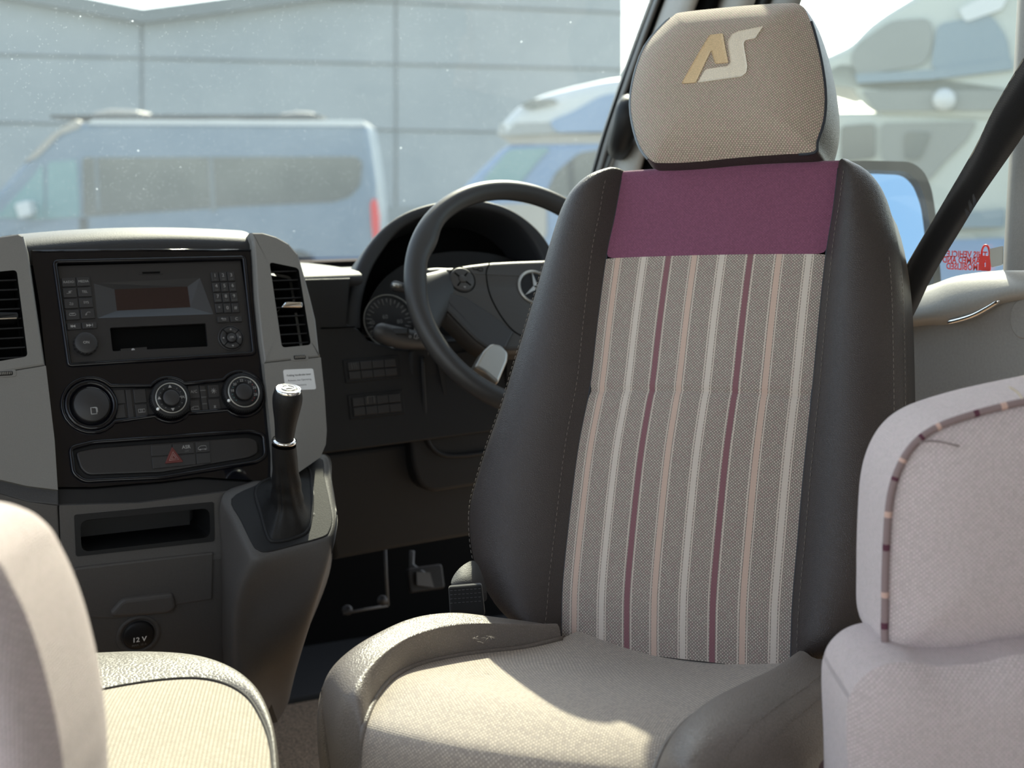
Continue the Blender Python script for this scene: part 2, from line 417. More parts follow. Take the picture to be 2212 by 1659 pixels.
# sunlit glint along the pull recess edge, put in as a chrome strip
mb = MB()
mb.tube([DX.w(x, y, .018) for x, y in cr([(2046,697),(2075,690),(2105,680),(2135,664),(2160,648)], 5)], [.0006]+[.0032]*19+[.0006], 8)
mb.build('pull_edge_glint', M['chrome'], door)
mb = MB(); c_ = DX.hit(2212, 688)
mb.prism(DX, [(c_[0]+.020*math.cos(a), c_[1]+.024*math.sin(a)) for a in np.linspace(0, 2*math.pi, 33)[:-1]], -.01, .003, 0, .002)
mb.build('round_cover', M['door'], door)
# B pillar trim
mb = MB(); rows = []
for h, dx in ((-.06,0),(-.01,1),(.02,6),(.03,24),(.03,150)):
    rows.append([DX.w(x+dx, y, h) for x, y in ((2236,-640),(2212,-300),(2197,0),(2188,180),(2180,330),(2172,470),(2166,584))])
mb.grid(rows, flip=False); structure(mb, 'trim_b_pillar', M['trim'], subsurf=1)
# A pillar: outer seal, trim, grab handle
pil = thing('trim_a_pillar', onX(1335, 200, XD), None, None); pil['kind'] = 'structure'
L0 = [(1225,520),(1270,392),(1300,290),(1340,170),(1372,80),(1402,0),(1470,-180),(1560,-420),(1640,-640)]
def strip(mb, a, b, h0, h1, hs=-.03, n=6):
    A = cr([(x+a, y) for x, y in L0], n); B = cr([(x+b, y) for x, y in L0], n)
    rows = []
    for t, h in ((0,hs),(0,h0),(.5,(h0+h1)/2+.002),(1,h1),(1,hs)):
        rows.append([DX.w(p[0]*(1-t)+q[0]*t, p[1]*(1-t)+q[1]*t, h) for p, q in zip(A, B)])
    mb.grid(rows)
mb = MB(); strip(mb, 0, 9, .004, .006); mb.build('glass_seal', M['black'], pil, 1)
M['brtrim'] = plastic('brown_grey_trim', (.085,.076,.070,1), .5, 500, .2)
mb = MB(); strip(mb, 8, 27, .010, .014); mb.build('outer_trim', M['brtrim'], pil, 1)
mb = MB(); strip(mb, 26, 31, .002, .002); mb.build('trim_gap', M['void'], pil)
mb = MB(); strip(mb, 30, 110, .014, .030); mb.build('inner_trim', M['atrim'], pil, 1)
mb = MB(); strip(mb, 108, 150, .004, .004); mb.build('door_seal', M['void'], pil)
mb = MB(); strip(mb, 148, 230, -.005, -.005); mb.build('door_frame', M['doort'], pil)
mb = MB(); strip(mb, 228, 262, -.012, -.012); mb.build('frame_seal', M['black'], pil)
mb = MB(); strip(mb, 258, 330, -.016, -.016); mb.build('window_frame', M['trim'], pil)
mb = MB()
path = [DX.w(x, y, h) for x, y, h in ((1362,226,.02),(1357,236,.050),(1350,272,.056),(1341,308,.050),(1336,324,.02))]
mb.tube(cr(path, 5), [.014]+[.020]*19+[.014], 12); mb.build('grab_handle', M['black'], pil, 0)
for x, y in ((1312, 352), (1362, 203)):
    mb = MB(); f2 = Frame(DX.w(x, y, .031), (DX.w(x+6, y, .02)-DX.w(x, y, .02)), (DX.w(x+12.5, y-36, .02)-DX.w(x, y, .02)))
    pts = rr([(-.006,-.018),(.006,-.018),(.006,.018),(-.006,.018)], .006)
    mb.prism(f2, pts, -.01, .0, 0, .001); mb.prism(f2, inset(pts, -.003), -.012, -.003, 1, .002); mb.build('screw_cover', [M['dlower'], M['trim']], pil)

# ================================================================ dashboard
BETA = math.radians(22.6)
con = Frame(D(330, 675, 1.80), (1,0,0), (0, math.sin(BETA), math.cos(BETA)))
def c1(x, y): return (x/3.0722, 480+y/3.0722)
def C(x, y, h=0): return con.hit(*c1(x, y), h)
def P(pts, fr=con, h=0): return [fr.hit(x, y, h) for x, y in pts]
dashb = thing('dashboard', (.41, 2.1, .6), 'dark grey and satin silver van dashboard with centre console below the windscreen', 'dashboard')
# centre top pad
prof = [(1.842,1.014),(1.838,1.024),(1.842,1.036),(1.855,1.045),(1.88,1.050),(1.93,1.051),(2.1,1.040),(2.42,.985)]
rows = []
for y, z in prof:
    rows.append([(x, y+.10*0, z-.010*((x-.41)/.14)**2*.6) for x in np.linspace(.262, .556, 13)])
mb = MB(); mb.grid(rows, flip=True); mb.build('centre_top_pad', M['pad'], dashb, 1)
# main dash body right of the console: top, face
DF = Frame((.69, 1.95, .975), (1,0,0), (0, math.sin(math.radians(9)), math.cos(math.radians(9))))
prof = [(1.965,.955),(1.955,.965),(1.962,.975),(1.985,.979),(2.1,.978),(2.3,.974),(2.47,.955)]
mb = MB(); mb.grid([[(x, y, z) for x in np.linspace(.55, .752, 6)] for y, z in prof], flip=True)
mb.build('dash_top', M['pad'], dashb, 1)
mb = MB(); mb.grid([[(x, y, z-.012) for x in np.linspace(.75, 1.31, 12)] for y, z in [(2.10,.955),(2.15,.977),(2.3,.974),(2.47,.955)]], flip=True); mb.build('dash_top_outer', M['pad'], dashb, 1)
mb = MB(); mb.grid([[(x, y, z+.02) for x in np.linspace(-.52, .262, 10)] for y, z in [(1.90,.90),(1.885,.96),(1.90,.985),(1.96,.992),(2.2,.985),(2.47,.955)]], flip=True)
mb.build('passenger_dash_top', M['pad'], dashb, 1)
mb = MB(); mb.prism(Frame((-.18, 1.93, .70), (1,0,0), (0,.12,.99)), rr([(-.34,-.24),(.32,-.24),(.32,.25),(-.34,.25)], .03), -.08, 0, 0, .01); mb.build('passenger_dash_face', M['dash'], dashb)
mb = MB(); mb.prism(DF, P([(650,603),(757,600),(751,700),(775,712),(797,736),(850,752),(900,758),(1300,758),(1300,900),(890,955),(700,980),(650,986)], DF), -.10, 0, 0, .003); mb.build('dash_face', M['dash'], dashb)
mb = MB(); mb.tube([DF.w(x, y, .0005) for x, y in ((693,709),(730,708),(766,706))], .0012, 6); mb.build('panel_gap', M['void'], dashb)
KN = Frame((.75, 1.945, .72), (1,0,0), (0, math.sin(math.radians(-6)), math.cos(math.radians(-6))))
mb = MB(); mb.prism(KN, P([(693,982),(890,956),(1300,890),(1300,1100),(1010,1160),(860,1186),(722,1212),(716,1180)], KN), -.05, 0, 0, .008); mb.build('knee_panel', plastic('knee_panel_plastic', (.018,.019,.021,1), .6, 600, .4, spec=.25), dashb)
CO = Frame((.9, 1.925, .80), (1,0,0), (0, math.sin(math.radians(2)), math.cos(math.radians(2))))
mb = MB(); mb.prism(CO, rr(P([(884,758),(905,740),(1300,700),(1300,1010),(1010,1052),(932,1065),(905,1048),(893,1010),(886,950)], CO), .012), -.05, 0, 0, .006)
mb.build('column_surround', M['dash'], dashb)
mb = MB(); mb.tube(cr([CO.w(x, y, .004) for x, y in ((912,770),(916,860),(920,930),(930,962),(955,982),(1000,984),(1060,976))], 5), .0035, 8); mb.build('surround_rib', M['dash'], dashb)
mb = MB(); ps = rr(P([(940,770),(1100,745),(1100,880),(985,905),(962,880)], CO), .012)
mb.frame(CO, inset(ps, -.006), ps, -.001, .004, 0, -.03); mb.prism(CO, ps, -.04, -.02, 1); mb.build('knee_pocket', [M['dash'], M['void']], dashb)
# switch banks
def bank(px, marks, lab):
    b_ = MB(); tl, tr, br, bl = P(px, DF)
    b_.prism(DF, inset([tl, tr, br, bl][::-1], -.003), 0, .002, 0, .001); r_ = b_.build('switch_bank', M['black'], dashb)
    for i in range(4):
        for k in range(2):
            def pt(a, b): return (tl[0]*(1-a)*(1-b)+tr[0]*a*(1-b)+br[0]*a*b+bl[0]*(1-a)*b, tl[1]*(1-a)*(1-b)+tr[1]*a*(1-b)+br[1]*a*b+bl[1]*(1-a)*b)
            a0, a1 = .03+i*.235, .03+(i+1)*.235-.008; b0, b1 = (.06, .48) if k == 0 else (.53, .94)
            q = MB(); q.prism(DF, [pt(a0,b1), pt(a1,b1), pt(a1,b0), pt(a0,b0)], .001, .0045, 0, .0012)
            for (ii, kk, kind) in marks:
                if ii == i and kk == k:
                    c_ = pt((a0+a1)/2, (b0+b1)/2)
                    if kind == 'heat':
                        for d_ in (-.0035, 0, .0035):
                            q.tube(cr([DF.p(c_[0]+d_+o*.0008, c_[1]+yy, .0048) for o, yy in ((0,-.004),(1,-.001),(-1,.002),(0,.005))], 4), .0004, 5, 1)
                    else:
                        q.tube([DF.p(c_[0]+a, c_[1]+b, .0048) for a, b in ((-.005,-.004),(-.005,.006),(.005,.006),(.005,-.004))], .0008, 5, 1)
            q.build('switch', [M['key'], M['printd']], r_)
bank([(745,782),(856,771),(861,812),(750,823)], [(0,0,'heat')], 'a')
bank([(755,858),(865,846),(870,890),(760,902)], [(1,0,'lamp')], 'b')

# satin side trims either side of the fascia, with air vents
def ring_between(outer, hole, n=48):
    cx = sum(p[0] for p in hole)/len(hole); cy = sum(p[1] for p in hole)/len(hole)
    def hit(poly, a):
        d = (math.cos(a), math.sin(a)); best = None
        for i in range(len(poly)):
            x1, y1 = poly[i-1][0]-cx, poly[i-1][1]-cy; x2, y2 = poly[i][0]-cx, poly[i][1]-cy
            den = d[0]*(y2-y1)-d[1]*(x2-x1)
            if abs(den) < 1e-12: continue
            t = (x1*(y2-y1)-y1*(x2-x1))/den; s_ = (x1*d[1]-y1*d[0])/den
            if t > 0 and -1e-6 <= s_ <= 1+1e-6 and (best is None or t < best): best = t
        return (cx+d[0]*best, cy+d[1]*best)
    A = sorted([2*math.pi*k/n for k in range(n)]+[math.atan2(p[1]-cy, p[0]-cx) % (2*math.pi) for p in list(hole)+list(outer)])
    A2 = [A[0]]
    for a in A[1:]:
        if a-A2[-1] > 1e-3: A2.append(a)
    return [hit(outer, a) for a in A2], [hit(hole, a) for a in A2]
HS = .012
def trim_side(name, upper, lower, hole, tabpx):
    up_, lo_ = P(upper, con, HS), P(lower, con, HS); ho = rr(P(hole, con, HS), .005)
    o_, i_ = ring_between(up_, ho); mb = MB(); n = len(o_)
    # rounded outer rim
    rings = [[con.p(u, v, -.09) for u, v in o_]]
    oi = inset(o_, .0035) if sum(o_[k-1][0]*o_[k][1]-o_[k][0]*o_[k-1][1] for k in range(n)) > 0 else inset(o_, -.0035)
    rings += [[con.p(u, v, HS-.006) for u, v in o_], [con.p(u, v, HS-.001) for u, v in [((a[0]+b[0])/2,(a[1]+b[1])/2) for a, b in zip(o_, oi)]], [con.p(u, v, HS) for u, v in oi]]
    rings += [[con.p(u, v, HS) for u, v in i_], [con.p(u, v, HS-.035) for u, v in i_]]
    mb.grid(rings[:5], closed=True); mb.grid(rings[4:], 1, closed=True); mb.prism(con, lo_, -.09, HS, 0)
    tr_ = mb.build(name, [M['frame'], M['void']], dashb)
    for p_ in tr_.data.polygons: p_.use_smooth = False
    # vent
    ve = MB(); ve.prism(con, inset(ho[::1], -.001), -.05, -.030, 0); vo = ve.build('air_vent', M['void'], dashb)
    us = [p[0] for p in ho]; vs = [p[1] for p in ho]; u0, u1, v0, v1 = min(us), max(us), min(vs), max(vs)
    cu = (u0+u1)/2; hole2 = P(hole, con, HS)
    for k in range(9):
        v = v0+(v1-v0)*(k+.7)/9.4
        s_ = MB(); d = .016
        lft = [p for p in (hole2[0], hole2[3])]; rgt = [p for p in (hole2[1], hole2[2])]
        def xi(e, v): t = (v-e[1][1])/(e[0][1]-e[1][1]); return e[1][0]+(e[0][0]-e[1][0])*t
        a, b = xi(lft, v)+.0008, xi(rgt, v)-.0008
        s_.add([con.p(a, v+.0045, HS-.028), con.p(b, v+.0045, HS-.028), con.p(b, v-.001, HS-.006), con.p(a, v-.001, HS-.006),
                con.p(a, v+.0030, HS-.028), con.p(b, v+.0030, HS-.028), con.p(b, v-.0028, HS-.006), con.p(a, v-.0028, HS-.006)],
               [[0,1,2,3],[7,6,5,4],[3,2,6,7],[1,0,4,5],[0,3,7,4],[2,1,5,6]], 0, None, False)
        s_.build('slat', M['black'], vo)
    u, v = con.hit(*tabpx, HS)
    s_ = MB(); s_.prism(con, rr([(u-.014,v-.003),(u+.016,v-.0045),(u+.017,v+.004),(u-.006,v+.0055)], .003), HS-.02, HS+.004, 0, .003); s_.build('vent_tab', M['chrome'] if tabpx[0] > 300 else M['black'], vo)
    if tabpx[0] <= 300:
        s_ = MB(); s_.box(con.p(u, v-.004, HS+.004), .028, .0015, .002, con.x, con.y); s_.build('tab_edge', M['chrome'], vo)
    return tr_
trim_side('side_trim', [(541,500),(568,500),(598,509),(625,524),(646,548),(659,592),(672,640),(684,690),(693,772),(570,785),(563,740),(553,640),(549,560),(546,520)],
          [(570,785),(693,772),(701,850),(706,930),(704,960),(692,988),(640,1024),(590,1062),(590,980),(582,900)],
          [(582,566),(645,579),(672,745),(609,751)], (627,660))
trim_side('side_trim', [(-140,540),(0,508),(40,502),(53,508),(63,545),(80,660),(99,790),(-140,830)],
          [(-140,830),(99,790),(118,950),(125,1058),(60,1050),(0,1036),(-140,1010)],
          [(-60,592),(36,583),(60,770),(-36,786)], (8,684))
# thumb wheels below the vents
for x, y in ((647, 772), (12, 807)):
    u, v = con.hit(x, y, HS); mb = MB()
    mb.prism(con, rr([(u-.012,v-.0045),(u+.012,v-.0045),(u+.012,v+.0045),(u-.012,v+.0045)], .003), HS-.004, HS+.0008, 1, .0005)
    mb.lathe(con.p(u-.008, v, HS-.002), con.x, [(.001,0),(.0035,0),(.004,.001),(.004,.015),(.0035,.016),(.001,.016)], 20)
    for k in range(7): mb.box(con.p(u-.006+.002*k, v, HS+.0022), .0008, .003, .0008, con.x, con.y, 2)
    mb.build('thumb_wheel', [M['black'], M['frame'], M['silver']], dashb)

# fascia: gloss black, built as rings round the three openings
fasc = [(66,541),(551,539),(561,620),(576,760),(589,900),(590,1000),(590,1062),(480,1064),(300,1087),(126,1092),(122,1040),(106,850),(86,660)]
mb = MB(); mb.prism(con, P(fasc), -.09, -.012, 0); mb.build('fascia_back', M['void'], dashb)
rad_h = rr(P([(118,566),(527,557),(549,764),(149,790)]), .004)
top_o = P([(66,541),(551,539),(561,620),(579,792),(101,808),(86,660)])
clim_pts = []
def arc(cx, cy, r, a0, a1, n=10): return [(cx+r*math.cos(math.radians(a0+(a1-a0)*k/n)), cy+r*math.sin(math.radians(a0+(a1-a0)*k/n))) for k in range(n+1)]
k1, k2, k3 = C(605,1215), C(1125,1180), C(1605,1140)
r1, r2, r3 = .0335, .0275, .0285
def clim(d=0):
    a, b, c = r1+d, r2+d, r3+d
    return arc(*k1, a, 42, 318, 22) + arc(*k2, b, -138, -42, 10) + arc(*k3, c, -138, 138, 22) + arc(*k2, b, 42, 138, 10)
mid_o = P([(101,808),(579,792),(589,900),(589,918),(116,944)])
low_o = P([(116,944),(589,918),(590,1000),(590,1040),(430,1030),(350,1040),(200,1052),(124,1052)])
haz_h = rr(P([(152,968),(200,956),(540,932),(570,940),(574,985),(555,998),(350,1032),(180,1040),(158,1022)]), .006)
mb = MB()
for o_, h_ in ((top_o, rad_h), (mid_o, clim(.002)), (low_o, haz_h)):
    a, b = ring_between(o_, h_, 60); n = len(a)
    mb.grid([[con.p(u, v, 0) for u, v in a], [con.p(u, v, 0) for u, v in b], [con.p(u, v, -.012) for u, v in b]], closed=True)
    mb.sm[-2*n:] = [False]*(2*n)
mb.prism(con, P([(124,1052),(200,1052),(350,1040),(430,1030),(590,1040),(590,1062),(480,1064),(300,1087),(126,1092)]), -.05, -.006, 1, .002)
mb.tube([con.w(x, y, .0) for x, y in ((70,543),(300,540),(549,541))], .0016, 6)
mb.build('fascia', [M['gloss'], M['black']], dashb)
mb = MB()
for h_, r_ in ((rad_h, .0030), (clim(.001), .0026), (haz_h, .0030)):
    mb.tube([con.p(u, v, .0005) for u, v in h_], r_, 8, closed=True)
mb.build('fascia_rim', M['gloss'], dashb)

# lower console, vertical
LOW = Frame(con.w(300, 1090), (1,0,0), (0,0,1))
mb = MB(); slot = rr(P([(160,1112),(461,1084),(463,1169),(164,1202)], LOW), .003)
body = P([(128,1092),(300,1087),(480,1064),(497,1062),(500,1205),(134,1240)], LOW)
a, b = ring_between(body, slot, 50); n = len(a)
mb.grid([[LOW.p(u, v, -.05) for u, v in a], [LOW.p(u, v, 0) for u, v in a], [LOW.p(u, v, 0) for u, v in b], [LOW.p(u, v, -.02) for u, v in b]], closed=True)
mb.sm = [False]*len(mb.sm)
q0, q1 = P([(134,1240),(500,1205)], LOW)
LO2 = Frame(LOW.p(0, q0[1]), (1,0,0), (0, math.sin(math.radians(-14)), math.cos(math.radians(-14))))
mb.prism(LO2, P([(134,1238),(500,1202),(520,1330),(600,1560),(300,1620),(150,1620)], LO2), -.06, 0, 0)
mb.build('lower_console', M['lower'], dashb)
mb = MB(); mb.prism(LOW, P([(-260,1040),(0,1068),(60,1084),(126,1092),(134,1240),(-260,1240)], LOW), -.06, -.002, 0, .002)
mb.prism(LO2, P([(-260,1238),(133,1238),(148,1620),(-260,1620)], LO2), -.06, -.002, 0)
mb.build('passenger_lower_panel', M['lower'], dashb)
mb = MB(); mb.prism(con, P([(-260,1000),(0,1034),(60,1049),(125,1058),(126,1093),(58,1086),(0,1069),(-260,1045)], con), -.05, .004, 0, .002); mb.build('passenger_dash_edge', M['dlower'], dashb)
# open storage tray
mb = MB(); si = rr(P([(172,1124),(452,1097),(454,1160),(176,1192)], LOW), .010)
a, b = ring_between(inset(slot, -.0005) if False else slot, si, 50)
mb.grid([[LOW.p(u, v, -.008) for u, v in a], [LOW.p(u, v, .0015) for u, v in a], [LOW.p(u, v, .0015) for u, v in b], [LOW.p(u, v, -.09) for u, v in b]], closed=True); mb.sm = [False]*len(mb.sm)
mb.prism(LOW, si, -.10, -.085, 0)
mb.box(LOW.p(*P([(300,1150)], LOW)[0], -.055)+V((0,0,-.0)), .15, .012, .02)
mb.build('storage_tray', M['black'], dashb)
# drawer with a moulded grip
dr = rr(P([(161,1226),(460,1192),(457,1293),(380,1305),(372,1322),(240,1334),(161,1331)], LO2), .003)
mb = MB(); mb.prism(LO2, inset(dr, -.0014), 0, .0006, 1); do = mb.build('drawer_gap', M['void'], dashb)
mb = MB(); mb.prism(LO2, dr, -.004, .003, 0, .002); do = mb.build('drawer', M['lower'], dashb)
gp = rr(P([(262,1289),(372,1276),(380,1305),(362,1320),(240,1328),(236,1318)], LO2), .006)
mb = MB(); mb.prism(LO2, gp, 0, .008, 0, .005); mb.build('drawer_grip', M['lower'], do)
# 12 V socket
u, v = LO2.hit(299, 1371); mb = MB()
mb.lathe(LO2.p(u, v, 0), LO2.n, [(.0275,.0),(.0270,.002),(.0215,.0005),(.0210,-.004)], 32, 1)
mb.lathe(LO2.p(u, v, 0), LO2.n, [(.0205,-.004),(.0200,.002),(.017,.0045),(.0,.005)], 32, 0)
mb.text(LO2, '12 V', u, v-.004, .0095, .0056, 2, bold=.02); mb.text(LO2, 'MAX. 15 A', u, v-.0115, .0040, .0056, 3, bold=.02)
mb.build('power_socket', [M['black'], M['lower'], M['white'], M['printd']], dashb)

# gear lever housing
GP_a, GP_b = D(600, 1055, 1.80), D(640, 1185, 1.725)
gx = V((1,0,0)); gy = (GP_a-GP_b); gy = (gy-gx*gy.dot(gx)).normalized(); GP = Frame(GP_b, gx, gy)
plate = [(500,1078),(560,1045),(600,1020),(690,990),(700,1030),(712,1085),(718,1122),(712,1148),(698,1162),(640,1178),(578,1193),(556,1188),(545,1176),(520,1125)]
rim = [(482,1068),(540,1040),(600,1010),(700,980),(714,1030),(723,1085),(728,1125),(722,1158),(705,1176),(640,1195),(575,1212),(546,1208),(530,1190),(502,1130)]
A = cr([GP.w(x, y) for x, y in plate], 4, True); B = cr([GP.w(x, y, -.004) for x, y in rim], 4, True)
mid = [( (a[0]+b[0])/2, (a[1]+b[1])/2, (a[2]+b[2])/2+.0025) for a, b in zip(A, B)]
lw = [(478,1075,1.775),(540,1052,1.85),(600,1020,1.88),(706,985,1.88),(716,1050,1.84),(724,1100,1.82),(727,1150,1.74),(712,1215,1.76),(690,1262,1.752),(620,1300,1.75),(545,1310,1.75),(505,1290,1.73),(486,1240,1.765),(478,1150,1.775)]
bt = [(478,1095,1.775),(540,1080,1.87),(600,1065,1.89),(706,1000,1.9),(712,1100,1.92),(712,1200,1.92),(690,1290,1.86),(660,1380,1.80),(640,1415,1.77),(590,1440,1.76),(530,1440,1.77),(500,1400,1.765),(488,1300,1.77),(480,1180,1.775)]
lo = [(x, y+(40 if i < 7 else 190), d+.06) for i, (x, y, d) in enumerate(bt)]
lo[7] = (628,1480,2.0); lo[8] = (622,1520,2.02); lo[9] = (590,1570,2.02); lo[6] = (640,1420,2.02)
Lr = cr([D(*q) for q in lw], 4, True); Br = cr([D(*q) for q in bt], 4, True); Or = cr([D(*q) for q in lo], 4, True)
Lm = [tuple((np.array(b)*.55+np.array(l)*.45)+np.array([0,-.004,.004])) for b, l in zip(B, Lr)]
mb = MB(); mb.grid([A, mid, B, Lm, Lr, Br, Or], closed=True, flip=True); mb.build('gear_housing', M['lower'], dashb, 1)
gp_ = [GP.hit(x, y, .0) for x, y in plate]
gp_ = [(q[0], q[1]) for q in cr(gp_, 4, True)]
mb = MB(); mb.prism(GP, gp_, -.01, .0015, 0, .0015)
# recess lip round the gaiter
gh = [GP.hit(x, y) for x, y in ((553,1058),(600,1030),(660,1010),(672,1060),(672,1110),(662,1150),(630,1166),(596,1172),(580,1165),(566,1120))]
gh = [(q[0], q[1]) for q in cr(gh, 4, True)]
mb.tube([GP.p(u, v, .002) for u, v in gh], .0025, 8, closed=True)
# shift pattern lettering
def gl(pts, r=.0005): mb.tube([GP.w(x, y, .0022) for x, y in pts], r, 5, 1)
gl([(668,1052),(676,1052),(678,1070),(672,1071)]); gl([(673,1076),(674,1088)]); gl([(674,1092),(675,1101)])
for t_, x, y, s in (('P', 667, 1052, .005), ('+', 671, 1080, .005), ('-', 673, 1100, .005), ('R', 678, 1112, .005)):
    u, v = GP.hit(x, y); mb.text(GP, t_, u, v, s, .0022, 1)
mb.build('gear_plate', [plastic('gear_plate_plastic', (.014,.014,.015,1), .62, 700, .3, spec=.25), M['print']], dashb)

# gear lever
ax = V((.02,-.24,.97)).normalized(); kc = D(621, 862, 1.69)
lev = thing('gear_lever', D(625, 1150, 1.69), 'black leather gear lever with chrome-ringed knob and gaiter', 'gear lever')
mb = MB(); mb.lathe(kc, ax, [(.010,-.056),(.0118,-.050),(.0122,-.040),(.0140,-.026),(.0172,-.010),(.0182,.000),(.0176,.006),(.0160,.0105),(.0150,.0115)], 32); mb.build('knob', M['gleather'], lev, 1)
mb = MB(); mb.lathe(kc, ax, [(.0158,.0095),(.0160,.0120),(.0150,.0138),(.0138,.0140),(.0132,.0130)], 40); mb.build('knob_ring', M['chrome'], lev)
mb = MB(); mb.lathe(kc, ax, [(.0134,.0128),(.0115,.0140),(.0112,.0136),(.0002,.0142)], 40)
fx = V((1,0,0)); fy = ax.cross(fx); KF = Frame(kc+ax*.0146, fx, fy)
mb.frame(KF, [(.0082*math.cos(a), .0082*math.sin(a)) for a in np.linspace(0,6.2832,33)[:-1]], [(.0074*math.cos(a), .0074*math.sin(a)) for a in np.linspace(0,6.2832,33)[:-1]], -.0005, .0005, 1)
for k in range(3):
    a = math.pi/2+k*2*math.pi/3; mb.prism(KF, [(.0074*math.cos(a), .0074*math.sin(a)), (.0012*math.cos(a+1.05), .0012*math.sin(a+1.05)), (.0012*math.cos(a-1.05), .0012*math.sin(a-1.05))], -.0004, .0006, 1)
mb.build('knob_badge', [M['silver'], M['chrome']], lev)
mb = MB(); mb.lathe(kc, ax, [(.0118,-.0570),(.0145,-.0565),(.0150,-.0545),(.0145,-.0525),(.0118,-.0520)], 36); mb.build('collar', M['chrome'], lev)
rows = []; base = GP.p(*GP.hit(624, 1120), .0)
gh3 = [GP.p(u, v, .003) for u, v in gh]; nn = len(gh3); tp = kc-ax*.060
for k in range(13):
    t = k/12; e = t**.55
    fold = .0016*math.sin(t*30)*(t > .25)
    row = []
    for i, q in enumerate(gh3):
        d = (q-base); dn = d.normalized(); c_ = tp.lerp(base, t)
        d0 = dn-ax*dn.dot(ax); d0 = d0.normalized()*(.0150+.006*t)
        ww = max(0, (t-.72)/.28)**1.6
        row.append(c_+d0*(1-ww)+d*ww+d0.normalized()*(fold*(1-ww)+.0012*math.sin(i*1.3+t*5)*min(1, t*2)*(1-ww)))
    rows.append(row)
mb = MB(); mb.grid(rows, closed=True); mb.build('gaiter', M['gleather'], lev, 1)

# sticker on the side trim
st = P([(611,799),(676,796),(683,841),(617,844)], con, HS)
mb = MB(); mb.prism(con, rr(st, .003), HS, HS+.0006, 0)
cx = sum(p[0] for p in st)/4; cy = sum(p[1] for p in st)/4; wdt = .036
mb.text(con, 'Folding handbrake lever', cx, cy+.0062, .0034, HS+.0008, 1, bold=.02); mb.text(con, 'Release, see Operating', cx, cy-.0006, .0034, HS+.0008, 1); mb.text(con, 'Instructions', cx, cy-.0074, .0034, HS+.0008, 1)
M['paper'] = plain('sticker_paper', (.62,.62,.62,1), .5)
tag(mb.build('instruction_sticker', [M['paper'], plain('sticker_ink', (.08,.08,.08,1), .6)]), 'white handbrake instruction sticker on the satin trim above the gear lever', 'sticker')
# ================================================================ radio
rad = thing('car_radio', con.p(0, 0), 'black car radio with keypad, dark display and empty slot in the glossy fascia', 'radio')
ru0, ru1, rv0, rv1 = -.1105, .1240, -.0605, .0665
def quadC(*q, h=0): return [C(x, y, h) for x, y in q]
fo = rr([(ru0,rv0),(ru1,rv0),(ru1,rv1),(ru0,rv1)], .003)
disp_o = quadC((625,400),(1330,365),(1420,605),(650,632)); disp_i = quadC((768,430),(1255,412),(1275,550),(785,572))
slot_o = rr(quadC((732,695),(1368,666),(1384,820),(750,852)), .002)
# face as rings round the display bezel and the slot
vmid = (disp_o[2][1]+slot_o[0][1])/2*.5+(disp_o[3][1]+slot_o[0][1])/2*.5
vm = C(1000, 652)[1]
mb = MB()
for o_, h_ in (([(ru0,vm),(ru1,vm),(ru1,rv1),(ru0,rv1)], disp_o[::-1]), ([(ru0,rv0),(ru1,rv0),(ru1,vm),(ru0,vm)], slot_o)):
    a, b = ring_between(o_, h_, 40); n0 = len(mb.sm)
    mb.grid([[con.p(u, v, -.012) for u, v in a], [con.p(u, v, -.003) for u, v in a], [con.p(u, v, -.003) for u, v in b], [con.p(u, v, -.008) for u, v in b]], closed=True)
mb.sm = [False]*len(mb.sm); mb.build('face_plate', M['face'], rad)
mb = MB(); dn = 4; vs = [con.p(u, v, -.0032) for u, v in disp_o]+[con.p(u, v, -.0095) for u, v in disp_i]
mb.add(vs, [[k, (k+1) % 4, 4+(k+1) % 4, 4+k] for k in range(4)], 0, None, False); mb.build('display_bezel', plain('bezel_plastic', (.03,.031,.034,1), .35), rad)
mb = MB(); mb.add([con.p(u, v, -.0095) for u, v in disp_i], [[0,1,2,3]], 0, None, False); mb.build('display', plain('display_glass', (.020,.010,.010,1), .18), rad)
mb = MB(); mb.prism(con, inset([(p[0], p[1]) for p in slot_o], -.001) if False else slot_o, -.06, -.045); mb.grid([[con.p(u, v, -.008) for u, v in slot_o], [con.p(u, v, -.05) for u, v in slot_o]], closed=True)
mb.prism(con, quadC((805,835),(978,822),(980,842),(808,855)), -.02, -.004, 1)
u, v = C(888, 842); mb.lathe(con.p(u, v, -.004), con.n, [(.0022,0),(.0016,.0006),(0,.0008)], 12, 2)
mb.build('slot', [M['void'], M['face'], M['print']], rad)
mb = MB(); q = quadC((925,322),(1085,318),(1085,340),(930,345)); mb.prism(con, q, -.004, -.0022, 0); q = quadC((945,327),(1065,323),(1065,336),(948,339)); mb.prism(con, q, -.003, -.0018, 1); mb.build('card_slot', [M['face'], M['void']], rad)
def key(x0, y0, x1, y1, txt=None, sz=.0052, name='key', par=None, h0=-.004, h1=-.0005, sub=None, draw=None, mats=None):
    cx, cy = (x0+x1)/2, (y0+y1)/2; u, v = C(cx, cy)
    hw = (C(x1, cy)[0]-C(x0, cy)[0])/2-.0004; hh = (C(cx, y0)[1]-C(cx, y1)[1])/2-.0004
    mb = MB(); mb.prism(con, rr([(u-hw,v-hh),(u+hw,v-hh),(u+hw,v+hh),(u-hw,v+hh)], .0008, 2), h0, h1, 0, .0008)
    if txt: mb.text(con, txt, u, v+(.0016 if sub else 0), sz, h1+.0002, 1)
    if sub: mb.text(con, sub, u, v-.0038, .0026, h1+.0002, 2)
    if draw: draw(mb, u, v, h1+.0002)
    return mb.build(name, mats or [M['key'], M['print'], M['printd']], par or rad)
def poly(pts, s=1): return lambda mb, u, v, h: [mb.tube([con.p(u+a*.001*s, v+b*.001*s, h) for a, b in q], .00035, 4, 1) for q in pts]
